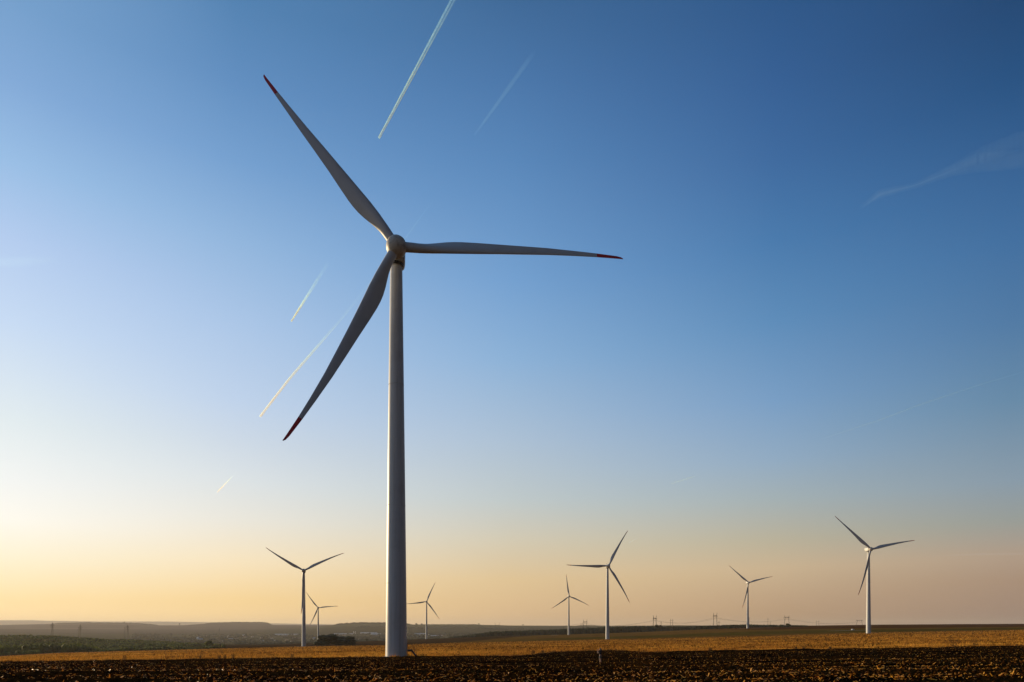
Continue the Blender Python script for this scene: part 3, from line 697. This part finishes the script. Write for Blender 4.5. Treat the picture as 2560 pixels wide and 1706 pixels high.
E3 = portal(1637, 1540, 1539, 11.5, 'portal pylon beside the domed tree')
E4 = portal(1788, 1650, 1533, 13.5, 'tallest-looking portal pylon left of the small right turbine')
E5 = portal(1967, 1950, 1539, 17.8, 'portal pylon rising behind the low dark tree clump')
E6 = portal(2148.5, 2350, 1549.5, 22.5, 'portal pylon with only its head showing above the right field crest')
spans = [(E1, E2, 'far left span'), (E2, E3, 'span left of the domed tree'), (E3, E4, 'span between the two clearest pylons'), (E4, E5, 'span passing behind the small right turbine'), (E5, E6, 'span dropping behind the right field crest')]
for A, B, lb in spans:
    for i, ps in enumerate(('left', 'middle', 'right')):
        mb = MB(); a, b = A[i], B[i]; n = 16; pts = [a.lerp(b, k / n) - Vector((0, 0, 4 * 9.5 * (k / n) * (1 - k / n))) for k in range(n + 1)]
        for p0, p1 in zip(pts[:-1], pts[1:]): mb.bar(p0, p1, .085, .085, 4)
        tag(mb.build('power_line', wire_m), 'sagging %s wire of the %s' % (ps, lb), 'wire', 'sagging wires of the portal pylon line')
def hpole(x, D, topy, sep, lab, n=2, grp='twin wooden-look poles'):
    top = px(x, topy, D); gz = Z1(top.x, D); H = top.z - gz; t = thing('power_pole', (top.x, D, gz), lab, 'pole', grp)
    xs = (-sep / 2, sep / 2) if n == 2 else (0,)
    for q_ in xs:
        mb = MB(); mb.bar((q_, 0, -.5), (q_, 0, H), .42, .26, 8); mb.build('pole', pole_m, t)
    mb = MB(); mb.bar((-sep / 2 - 1.6, 0, H - 3.2), (sep / 2 + 1.6, 0, H - 3.2), .16, .16, 4)
    for q_ in ((-sep / 2 - 1.5), 0, sep / 2 + 1.5): mb.bar((q_, 0, H - 3.2), (q_, 0, H - 4.4), .12, .12, 5)
    mb.build('crossarm', pole_m, t)
    return t
hpole(1679, 1440, 1548, 4.2, 'twin-legged pole between the domed tree and the next pylon', 2, 'plain twin-legged poles')
hpole(2044, 2000, 1551.5, 7.5, 'twin-legged pole on the skyline left of the sunlit right turbine', 2, 'plain twin-legged poles')
hpole(1454.5, 2100, 1558, 5, 'low twin-legged pole left of the skyline pylon', 2, 'plain twin-legged poles')
hpole(1026, 2300, 1570, 6, 'twin-legged pole in the valley right beside the main tower', 2, 'plain twin-legged poles')
for x, D, ty, lab in ((1653, 1430, 1554, 'single pole just right of the domed tree'), (1797.5, 1260, 1552, 'single dark pole at the foot of the tallest-looking pylon'), (1919.8, 1600, 1545, 'tall single pole right of the small right turbine'),
                      (1873, 1650, 1543, 'tall pole half hidden behind the small right turbine'), (1226, 2300, 1563, 'faint single pole left of the faint portal pylon'), (1265, 2300, 1565, 'faint single pole right of the faint portal pylon'), (1925.5, 1900, 1555, 'short faint pole beside the tall single one')):
    hpole(x, D, ty, 0.6, lab, 1, 'single poles')
def mastp(x, D, topy, lab, nar=False):
    top = px(x, topy, D); gz = Z1(top.x, D); H = top.z - gz; t = thing('lattice_pylon', (top.x, D, gz), lab, 'pylon', 'slim lattice pylons above the scrub')
    mb = MB(); lattice(mb, (0, 0, -1), (0, 0, H * .7), 4.4, 2.0, .26, 9); lattice(mb, (0, 0, H * .7), (0, 0, H), 2.0, .5, .24, 7); mb.build('mast', lat_m, t)
    for k, (f_, w) in enumerate(((.70, 3.8), (.80, 5.0), (.90, 3.4))):
        if nar: w *= .5
        mb = MB(); mb.bar((-w, 0, H * f_), (w, 0, H * f_), .3, .3, 4); mb.bar((-w, 0, H * f_), (0, 0, H * f_ + 2), .2, .2, 4); mb.bar((w, 0, H * f_), (0, 0, H * f_ + 2), .2, .2, 4)
        for s_ in (-w, w): mb.bar((s_, 0, H * f_), (s_, 0, H * f_ - 2.6), .25, .25, 5)
        mb.build('crossarm', lat_m, t)
mastp(131, 1800, 1557, 'slim lattice pylon above the scrub, leftmost of them')
mastp(201, 1900, 1562, 'slim lattice pylon above the scrub, second from the left')
mastp(319, 1900, 1563, 'slim lattice pylon where the scrub starts sloping down')
mastp(427.5, 2300, 1582, 'low slim lattice pylon near the end of the scrub')
mastp(548.5, 3000, 1571.5, 'dark slim pylon above the village, left of the left turbine', True)
for x, D, ty, lab in ((197, 2100, 1568, 'thin mast just left of the second lattice pylon'), (312, 2100, 1567, 'thin mast just left of the third lattice pylon')):
    top = px(x, ty, D); gz = Z1(top.x, D); mb = MB(); mb.bar((0, 0, -1), (0, 0, top.z - gz), .7, .35, 6); mb.bar((-1.5, 0, top.z - gz - 2), (1.5, 0, top.z - gz - 2), .3, .3, 4)
    tag(mb.build('thin_mast', lat_m, loc=(top.x, D, gz)), lab, 'mast', 'thin masts beside the lattice pylons')

# ------------------------------------------------------------------ village in the valley
wall_w = mat('white_wall', (0.78, 0.74, 0.68), .8, noise=(.3, (.6, .56, .5), .4, .6)); wall_c = mat('cream_wall', (0.50, 0.42, 0.33), .85, noise=(.3, (.4, .34, .27), .4, .6))
roof_r = mat('tile_roof', (0.20, 0.11, 0.08), .85, noise=(.5, (.14, .08, .06), .4, .6)); roof_g = mat('sheet_roof', (0.55, 0.56, 0.58), .35, noise=(.1, (.42, .43, .46), .4, .6)); pane_m = mat('window_glass', (.03, .035, .04), .15, spec=.8)
def house_meshes(w, d, h, rh, wm, rm, name):
    a = MB(); a.box((0, 0, h / 2), (w, d, h)); a.add([(-w / 2, -d / 2, h), (-w / 2, d / 2, h), (-w / 2, 0, h + rh), (w / 2, -d / 2, h), (w / 2, d / 2, h), (w / 2, 0, h + rh)], [], [(0, 1, 2), (3, 5, 4)])
    r = MB(); e = .5; th = .18
    for s_ in (-1, 1):
        r.add([(-w / 2 - e, s_ * (d / 2 + e), h - rh * e / (d / 2) + .05), (w / 2 + e, s_ * (d / 2 + e), h - rh * e / (d / 2) + .05), (w / 2 + e, 0, h + rh + .05), (-w / 2 - e, 0, h + rh + .05),
               (-w / 2 - e, s_ * (d / 2 + e), h - rh * e / (d / 2) + .05 + th), (w / 2 + e, s_ * (d / 2 + e), h - rh * e / (d / 2) + .05 + th), (w / 2 + e, 0, h + rh + .05 + th), (-w / 2 - e, 0, h + rh + .05 + th)],
              [(0, 1, 2, 3), (4, 5, 6, 7), (0, 1, 5, 4), (1, 2, 6, 5), (3, 0, 4, 7)])
    win = MB()
    for k in range(3): win.box((-w * .3 + w * .3 * k, -d / 2 - .01, h * .55), (w * .12, .06, h * .3))
    return (a, wm), (r, rm), (win, pane_m)
protos = []
def make_house(name, w, d, h, rh, wm, rm, loc, rz, label, cat, grp):
    t = thing(name, loc, label, cat, grp); t.rotation_euler = (0, 0, rz); ms = house_meshes(w, d, h, rh, wm, rm, name)
    for (mb, m_), nm in zip(ms, ('wall', 'roof', 'window')): mb.build(nm, m_, t)
    return t
kinds = [(13, 9, 4.0, 3.0, wall_w, roof_r), (16, 9, 3.6, 2.8, wall_c, roof_r), (11, 9, 6.2, 3.0, wall_w, roof_g), (18, 10, 4.2, 2.4, wall_w, roof_g)]
first = {}
def put_house(kind, x, Y, rz, label, grp='village houses'):
    g = gpt(x, Y); loc = (g.x, g.y, g.z - .3)
    if kind not in first:
        w, d, h, rh, wm, rm = kinds[kind]; first[kind] = make_house('house', w, d, h, rh, wm, rm, loc, rz, label, 'house', grp); return
    src = first[kind]; t = src.copy(); C.objects.link(t); t.location = loc; t.rotation_euler = (0, 0, rz); t['label'] = label; t['group'] = grp
    for ch in src.children:
        c = ch.copy(); C.objects.link(c); c.parent = t
def Yfor(x, y):                                        # depth in the valley whose ground shows at photo row y
    Ys = np.arange(2150, 4600, 25.); X = (x - CX) / F * Ys; v = HY + -Zbase(X, Ys) * F / Ys; i = int(np.argmin(np.abs(v - y))); return float(Ys[i])
bright = [(495, 1598, 2, 'white house left of the lone round tree, taller one of a close pair'), (501, 1600, 3, 'white house left of the lone round tree, wider one of a close pair'), (572, 1590, 0, 'white house under the village tree line right of the dark slim pylon'), (577, 1600, 3, 'white house right of the lone round tree'),
          (552, 1606, 0, 'small white house just above the lone round tree'), (609, 1591, 2, 'white house at the top of the village, left of the long cream shed'), (654, 1605, 3, 'bright white house low in the village left of the left turbine'), (735, 1597, 0, 'white house against the left turbine tower, on its left'),
          (785, 1599, 2, 'tall white house against the tiny turbine tower, on its left'), (683, 1604, 3, 'long low white house at the village bottom'), (730, 1605, 0, 'small white house low beside the left turbine'), (900, 1600, 0, 'white house right of the dark thicket'), (1075, 1589, 3, 'white house right of the small turbine by the main tower'),
          (1105, 1590, 0, 'pale gabled house at the right end of the village'), (1096, 1591, 1, 'cream house next to the gabled one at the village end')]
for i, (x, y, k, lab) in enumerate(bright): put_house(k, x, Yfor(x, y), (i * .7) % 1.2 - .6, lab, None or 'village houses')
for i in range(46):
    x = random.uniform(470, 1120); y = random.uniform(1589, 1607) if x < 960 else random.uniform(1586, 1594)
    put_house(random.choice((0, 1, 1, 1)), x, Yfor(x, y), random.uniform(-.8, .8), 'small pale house among the hazy valley trees', 'unremarkable houses among the valley trees')
sheds = [(704, 1587, 78, 22, 6, wall_w, roof_g, 'long bright cream shed above the village'), (733, 1586.5, 60, 18, 5, wall_w, roof_g, 'low long shed right of the bright cream one, behind the left turbine'), (845, 1586, 50, 20, 6, wall_w, roof_g, 'bright shed above the dark thicket'),
         (866, 1585, 80, 24, 5, wall_c, roof_g, 'long pale blue-roofed shed above the thicket'), (922, 1583.5, 110, 26, 7, wall_c, roof_g, 'widest grey hall left of the main tower'), (940, 1586, 60, 26, 6, wall_w, roof_g, 'grey hall in front of the widest one'),
         (1045, 1586.5, 40, 18, 7, wall_w, roof_g, 'white hall right of the main tower, left one of two'), (1058, 1586, 34, 18, 7, wall_w, roof_g, 'white hall right of the main tower, right one of two'), (1087, 1590, 40, 14, 4, wall_w, roof_g, 'low white shed right of the small turbine by the main tower')]
for x, y, w, d, h, wm, rm, lab in sheds:
    Y = Yfor(x, y + 1.5); g = gpt(x, Y); make_house('shed', w, d, h, h * .35, wm, rm, (g.x, g.y, g.z - .3), random.uniform(-.1, .1), lab, 'shed', 'long sheds and halls')
for x, hh, lab in ((884, 14, 'white silo above the thicket, left one of two'), (888.5, 15.5, 'brightest white silo above the thicket, right one of two')):
    Y = Yfor(x, 1585); g = gpt(x, Y); t = thing('silo', (g.x, g.y, g.z - .3), lab, 'silo', 'white silos')
    mb = MB(); mb.lathe([(3.0, 0), (3.0, hh)], 20); mb.build('wall', wall_w, t); mb = MB(); mb.lathe([(3.15, hh), (.2, hh + 1.8), (.01, hh + 1.8)], 20); mb.build('roof', roof_g, t)

# small white car on the farm track near the right turbine
def car(x, Y, rz, label):
    g = gpt(x, Y); t = thing('parked_car', (g.x, g.y, g.z + .02), label, 'car'); t.rotation_euler = (0, 0, rz)
    cw = mat('car_paint', (.82, .81, .79), .25, spec=.6); prof = [(-2.1, .35), (-2.15, .75), (-2.0, 1.0), (-1.6, 1.08), (-1.1, 1.55), (.5, 1.58), (1.1, 1.1), (1.9, .95), (2.15, .7), (2.15, .35)]
    m = MB(); V = [(a, s_ * (.85 - (.13 if b > 1.2 else 0)), b) for s_ in (-1, 1) for a, b in prof]; n_ = len(prof)
    m.add(V, [(i, (i + 1) % n_, n_ + (i + 1) % n_, n_ + i) for i in range(n_)])
    for b0 in (0, n_):
        m.add([V[b0 + i] for i in range(n_)] + [(0, V[b0][1], .8)], [], [(i, (i + 1) % n_, n_) for i in range(n_)])
    m.build('body', cw, t)
    for a in (-1.35, 1.35):
        for s_ in (-.8, .8):
            m = MB(); m.lathe([(.01, -.1), (.2, -.12), (.33, -.1), (.33, .1), (.2, .12), (.01, .1)], 14, Matrix.Translation((a, s_, .33)) @ Matrix.Rotation(math.pi / 2, 4, 'X')); m.build('wheel', dark_m, t)
    m = MB()
    for s_ in (-1, 1): m.add([(-1.45, s_ * .80, 1.12), (.9, s_ * .80, 1.12), (.45, s_ * .735, 1.5), (-1.05, s_ * .735, 1.5)], [(0, 1, 2, 3)])
    m.build('window', pane_m, t)
car(2132, 880, R_(25), 'small bright white car on the dark field left of the right turbine')

# ------------------------------------------------------------------ the person in the field
skin_m = mat('skin', (0.50, 0.29, 0.20), .6); hair_m = mat('dark_hair', (0.012, 0.009, 0.008), .5, spec=.5); top_m = mat('dark_top', (0.014, 0.018, 0.032), .9)
short_m = mat('grey_shorts', (0.17, 0.15, 0.13), .9); shoe_m = mat('pale_shoes', (0.55, 0.5, 0.42), .7)
def skin(name, pts, edges, radii, m, parent, root=0, sub=2):
    me = bpy.data.meshes.new(name); me.from_pydata(pts, edges, []); me.materials.append(m)
    o = bpy.data.objects.new(name, me); C.objects.link(o); o.parent = parent
    md = o.modifiers.new('skin', 'SKIN'); md.use_smooth_shade = True
    for v, r in zip(me.skin_vertices[0].data, radii): v.radius = (r, r) if not isinstance(r, tuple) else r
    me.skin_vertices[0].data[root].use_root = True
    if sub: s_ = o.modifiers.new('sub', 'SUBSURF'); s_.levels = sub; s_.render_levels = sub
    return o
PY = 71.6; g = gpt(1501, PY); gz = px(1501, 1661, PY).z
pers = thing('person', (g.x, PY, gz), 'person with long dark hair, dark top and shorts, standing with raised arms in ploughed soil', 'person')
pers.rotation_euler = (0, 0, R_(58))        # local +y = facing direction: away to the left
#            0 pelvis    1 waist      2 chest         3 neckbase     4 neck        5 head         6 crown
B = [(0, 0, .92), (0, .01, 1.06), (0, .0, 1.26), (0, -.01, 1.40), (0, .0, 1.47), (0, .03, 1.56), (0, .02, 1.66),
     (-.10, 0, .86), (-.125, .02, .49), (-.14, -.01, .10), (-.145, .11, .035),      # left leg 7-10
     (.10, 0, .86), (.15, .03, .49), (.185, .0, .10), (.20, .12, .035),             # right leg 11-14
     (-.17, 0, 1.37), (-.25, .16, 1.14), (-.10, .30, 1.42),                           # left arm 15-17 (elbow low, wrist by the face)
     (.17, 0, 1.37), (.25, .16, 1.15), (.10, .30, 1.43)]                             # right arm
E_ = [(0, 1), (1, 2), (2, 3), (3, 4), (4, 5), (5, 6), (0, 7), (7, 8), (8, 9), (9, 10), (0, 11), (11, 12), (12, 13), (13, 14), (3, 15), (15, 16), (16, 17), (3, 18), (18, 19), (19, 20)]
RD = [(.135, .10), (.115, .085), (.14, .10), (.10, .07), .052, (.078, .092), (.055, .065), (.092, .092), .060, .040, (.040, .03), (.092, .092), .060, .040, (.040, .03), .055, .040, .028, .055, .040, .028]
skin('body', B, E_, RD, skin_m, pers)
skin('top', [(0, 0, .96), (0, .01, 1.08), (0, 0, 1.27), (0, -.01, 1.40), (-.175, 0, 1.37), (-.225, .10, 1.22), (.175, 0, 1.37), (.225, .10, 1.22)], [(0, 1), (1, 2), (2, 3), (3, 4), (4, 5), (3, 6), (6, 7)], [(.155, .12), (.135, .105), (.16, .12), (.11, .085), .075, .062, .075, .062], top_m, pers)
skin('shorts', [(0, 0, .97), (0, 0, .88), (-.105, 0, .80), (-.12, .015, .60), (.105, 0, .80), (.135, .02, .60)], [(0, 1), (1, 2), (2, 3), (1, 4), (4, 5)], [(.15, .115), (.15, .12), .10, .085, .10, .085], short_m, pers)
skin('hair', [(0, .01, 1.69), (0, -.03, 1.60), (0, -.075, 1.48), (0, -.10, 1.33)], [(0, 1), (1, 2), (2, 3)], [(.075, .085), (.098, .10), (.095, .06), (.06, .035)], hair_m, pers)
mb = MB()
for s_ in (-1, 1):
    mb.box((s_ * .03, .122, 1.575), (.022, .012, .010))
mb.box((0, .128, 1.518), (.045, .01, .008)); mb.add([(-.013, .118, 1.535), (.013, .118, 1.535), (0, .148, 1.54), (0, .12, 1.58)], [], [(0, 1, 2), (0, 2, 3), (1, 3, 2)])
mb.build('face_features', mat('face_dark', (.16, .07, .05), .6), pers)
for s_, wr in ((-1, (-.10, .30, 1.42)), (1, (.10, .30, 1.43))):
    P_ = [wr, (wr[0] - s_ * .015, wr[1] + .01, wr[2] + .07)]; ed = [(0, 1)]; rr = [.024, (.034, .018)]
    for k in range(4):
        b0 = (wr[0] - s_ * .02 + (k - 1.5) * .0, wr[1] + .0, wr[2]); k_ = len(P_); ln_ = (.065, .075, .07, .055)[k]
        q0 = (wr[0] - s_ * .03, wr[1] - .02 + .018 * k, wr[2] + .095); q1 = (q0[0] - s_ * ln_ * .6, q0[1] + .004, q0[2] + ln_ * .45); q2 = (q1[0] - s_ * ln_ * .35, q1[1], q1[2] - .004)
        P_ += [q0, q1, q2]; ed += [(1, k_), (k_, k_ + 1), (k_ + 1, k_ + 2)]; rr += [.0095, .0085, .0075]
    k_ = len(P_); P_ += [(wr[0] - s_ * .03, wr[1] - .03, wr[2] + .03), (wr[0] - s_ * .055, wr[1] - .035, wr[2] + .055)]; ed += [(0, k_), (k_, k_ + 1)]; rr += [.011, .009]
    skin('hand', P_, ed, rr, skin_m, pers, 0, 1)
for x_, y_ in ((-.145, .06), (.20, .07)):
    bm_ = MB(); V, Fa = blobs(np.array([(x_, y_, .045)]), np.array([(.05, .125, .055)]), IC2V, IC2F, 0.0)
    # keep the shoe pointing forward: blobs() turns at random, so place an ellipsoid directly
    Vv = IC2V * np.array([.05, .135, .055]) + np.array([x_, y_, .045]); np_mesh('shoe', Vv, IC2F, shoe_m, pers, True)
mb = MB(); mb.box((0, .33, 1.54), (.15, .03, .085)); mb.lathe([(.03, 0), (.032, .03), (.01, .032)], 12, Matrix.Translation((0, .345, 1.545)) @ Matrix.Rotation(-math.pi / 2, 4, 'X'))
tag(mb.build('camera_device', dark_m, loc=(g.x, PY, gz)), 'small dark camera held up to the face by the person', 'camera').rotation_euler = (0, 0, R_(58))

# ------------------------------------------------------------------ contrails and high cloud
NLEV = 18
def trail_mat(tau, g=.5, col=(.24, .54, 1.0)):
    """ice-crystal air at NLEV densities: tau is the optical depth reached at a strand's thickest"""
    return dict(tau=tau, g=g, col=col)
def ice(density, g, col):
    m = bpy.data.materials.new('ice_cloud'); m.use_nodes = True; n = m.node_tree.nodes; n.clear()
    out = n.new('ShaderNodeOutputMaterial'); v = n.new('ShaderNodeVolumeScatter')
    v.inputs['Color'].default_value = (*col, 1); v.inputs['Density'].default_value = density; v.inputs['Anisotropy'].default_value = g
    m.node_tree.links.new(v.outputs[0], out.inputs['Volume']); return m
ALT = 9500.0
def sky_pt(x, y): Y = F * ALT / (HY - y); return np.array(px(x, y, Y))
def strand(path, widths, fades, off=0.0, ns=8, seg=44, rough=.12):
    """closed soft-edged puffs of ice cloud strung along photo positions on the high-altitude plane; widths in photo pixels"""
    path = np.array(path, float); t = np.linspace(0, 1, len(path)); T = np.linspace(0, 1, seg + 1)
    xs = np.interp(T, t, path[:, 0]); ys = np.interp(T, t, path[:, 1]); ws = np.interp(T, np.linspace(0, 1, len(widths)), widths); offs = np.interp(T, [0, 1], off) if isinstance(off, (tuple, list)) else np.full(seg + 1, off)
    fd = np.interp(T, np.linspace(0, 1, len(fades)), fades); ws = ws * (1 + rough * (rng.random(seg + 1) - .5)); out = []
    P = np.array([sky_pt(a, b) for a, b in zip(xs, ys)]); rings = []
    for i in range(seg + 1):
        d = P[min(i + 1, seg)] - P[max(i - 1, 0)]; d /= np.linalg.norm(d); side = np.cross(d, [0, 0, 1.]); side /= np.linalg.norm(side); upv = np.cross(d, side)
        vd = P[i] / np.linalg.norm(P[i]); s2_ = np.cross(d, vd); s2_ /= np.linalg.norm(s2_)
        w = ws[i] / F * P[i][1]; c = P[i] + s2_ * offs[i] / F * P[i][1]
        rings.append((np.array([c + (side * math.cos(2 * math.pi * j / ns) + upv * math.sin(2 * math.pi * j / ns)) * w / 2 for j in range(ns)]), c, w))
    for i in range(seg):
        A, ca, wa = rings[i]; B, cb, wb = rings[i + 1]; e = .004
        A2 = A * (1 - e) + B * e; B2 = B * (1 - e) + A * e
        out.append((np.concatenate([A2, B2, [ca * (1 - e) + cb * e, cb * (1 - e) + ca * e]]), (fd[i] + fd[i + 1]) / 2, (wa + wb) / 2))
    return out, ns
def trail(name, strands, mt, label, cat='contrail', group='aircraft contrails'):
    segs = []
    for s_ in strands: o_, ns = strand(*s_[:3], **(s_[3] if len(s_) > 3 else {})); segs += o_
    dens = np.array([max(1e-9, mt['tau'] * f / w) for _, f, w in segs]); dens *= 1 + .2 * (rng.random(len(dens)) - .5)
    lo, hi = math.log(max(dens.max() * .002, dens.min())), math.log(dens.max() + 1e-12); lev = np.clip(np.round((np.log(dens) - lo) / max(hi - lo, 1e-6) * (NLEV - 1)), 0, NLEV - 1).astype(int)
    V = np.concatenate([a for a, _, _ in segs]); nv_ = 2 * ns + 2; Q = []; T_ = []
    for k in range(len(segs)):
        b = k * nv_; Q += [(b + j, b + (j + 1) % ns, b + ns + (j + 1) % ns, b + ns + j) for j in range(ns)]
    for k in range(len(segs)):
        b = k * nv_; T_ += [(b + 2 * ns, b + (j + 1) % ns, b + j) for j in range(ns)] + [(b + 2 * ns + 1, b + ns + j, b + ns + (j + 1) % ns) for j in range(ns)]
    o = np_mesh(name, V, [np.array(Q), np.array(T_)], ice(math.exp(lo), mt['g'], mt['col']))
    for k in range(1, NLEV): o.data.materials.append(ice(math.exp(lo + (hi - lo) * k / (NLEV - 1)), mt['g'], mt['col']))
    o.data.polygons.foreach_set('material_index', np.concatenate([np.repeat(lev, ns), np.repeat(lev, 2 * ns)]).astype(np.int32))
    tag(o, label, cat, group); return o
big = [(947, 346), (1040, 172), (1131, 0), (1160, -55)]
trail('contrail', [(big, [1.8, 4, 5, 6], [1, .9, .55, .3, .17, .12], dict(off=(1.5, 2.5))), (big, [1.8, 3, 4, 5], [1, .7, .3, .12, .07], dict(off=(-1.8, -5.5))), (big, [4, 9, 14, 18], [.2, .14, .10, .07], dict(off=(0, -2)))],
      trail_mat(1.7), 'long bright double contrail running off the top of the sky')
trail('contrail', [([(1186, 338), (1260, 236), (1336, 130)], [5, 9, 11, 12], [.3, .8, 1, 1, .9, .7, .1])], trail_mat(.13), 'broad faint contrail right of the long bright one')
trail('contrail', [([(728, 804), (770, 737), (822, 655)], [1.6, 3.4, 5, 7], [1, .9, .4, .15, .06, .004], dict(off=(.8, 1.5))), ([(728, 804), (770, 737), (822, 655)], [1.6, 3, 4.5, 6], [1, .7, .3, .12, .04, .003], dict(off=(-.9, -2.2)))],
      trail_mat(1.7), 'short bright wedge-shaped contrail left of the hanging blade')
lp = [(650, 1042), (725, 945), (790, 870), (845, 806), (905, 733), (1012, 600), (1086, 498)]
trail('contrail', [(lp, [2.2, 2.1, 1.9, 1.5, 1.2, 1.6, 1.6], [1, 1, .6, .2, .07, .05, .09, .07, .01], dict(off=(1.2, 1.2))), (lp, [2.1, 1.9, 1.6, 1.3, 1, 1, 1], [1, .9, .5, .15, .05, .01, .003], dict(off=(-1.6, -2.2)))],
      trail_mat(2.0), 'very long thin contrail passing behind the blades and hub')
trail('contrail', [([(543, 1231), (582, 1190)], [1.5, 1.7, 1.5], [1, .8, .3, .02])], trail_mat(2.4), 'tiny bright contrail low at the left above the left turbine')
trail('contrail', [([(1680, 1209), (1740, 1190)], [1.6, 2.2, 2.2], [1, 1, .8, .1])], trail_mat(.7), 'tiny faint contrail low between the centre and right turbines')
trail('contrail', [([(1572, 1358), (1592, 1346)], [1.6, 2, 2], [.6, 1, .1])], trail_mat(.2), 'barely visible short streak right of the centre turbine rotor')
trail('contrail', [([(2050, 1099), (2195, 1052), (2300, 1012), (2450, 962), (2560, 930)], [1.6, 2.2, 2.4, 2.4, 2], [.2, 1, .8, .9, .5, .1])], trail_mat(.34), 'long faint thread of contrail low at the right')
cir = trail_mat(.065, .3, (.4, .62, 1.0))
trail('cirrus_cloud', [([(2150, 520), (2200, 485), (2290, 464), (2370, 430), (2440, 408), (2540, 400), (2620, 385)], [8, 22, 14, 26, 46, 44, 40], [.2, 1, .9, 1, 1, 1, .8]), ([(2360, 425), (2450, 390), (2540, 356), (2620, 330)], [8, 40, 46, 36], [.05, .8, .9, .6]), ([(2380, 432), (2470, 402), (2560, 380), (2620, 370)], [10, 50, 60, 60], [.02, .3, .35, .3]),
                       ([(2160, 516), (2200, 486), (2290, 463), (2400, 420)], [3, 8, 4, 6], [.3, 1, 1, .3])], cir, 'wispy cirrus streak high at the right side of the sky', 'cloud', 'thin high clouds')
trail('cirrus_cloud', [([(-80, 658), (20, 656), (120, 650), (160, 655)], [14, 26, 14, 6], [.6, .8, .5, .05])], trail_mat(.07), 'small pale patch of cirrus at the left side of the sky', 'cloud', 'thin high clouds')
trail('cirrus_cloud', [([(2300, 1392), (2440, 1386), (2620, 1384)], [2, 7, 8], [.1, .8, 1])], trail_mat(.05), 'thin pinkish cloud bar low above the right horizon', 'cloud', 'thin high clouds')
trail('cirrus_cloud', [([(120, 1410), (220, 1412), (320, 1409)], [1.5, 3, 1.5], [.1, 1, .1])], trail_mat(.08), 'thin pale cloud bar low at the left above the hills', 'cloud', 'thin high clouds')

# ------------------------------------------------------------------ haze
hm = bpy.data.materials.new('haze_air'); hm.use_nodes = True; n_ = hm.node_tree.nodes; n_.clear()
ho = n_.new('ShaderNodeOutputMaterial'); pv = n_.new('ShaderNodeVolumePrincipled'); pv.inputs['Color'].default_value = (.80, .74, .68, 1); pv.inputs['Density'].default_value = 4.3e-5; pv.inputs['Anisotropy'].default_value = 0.22
hm.node_tree.links.new(pv.outputs[0], ho.inputs['Volume'])
mb = MB(); mb.box((0, 9800, 36), (44000, 21600, 264)); tag(mb.build('haze', hm), 'thin evening haze over the plain', 'haze', None, 'stuff')
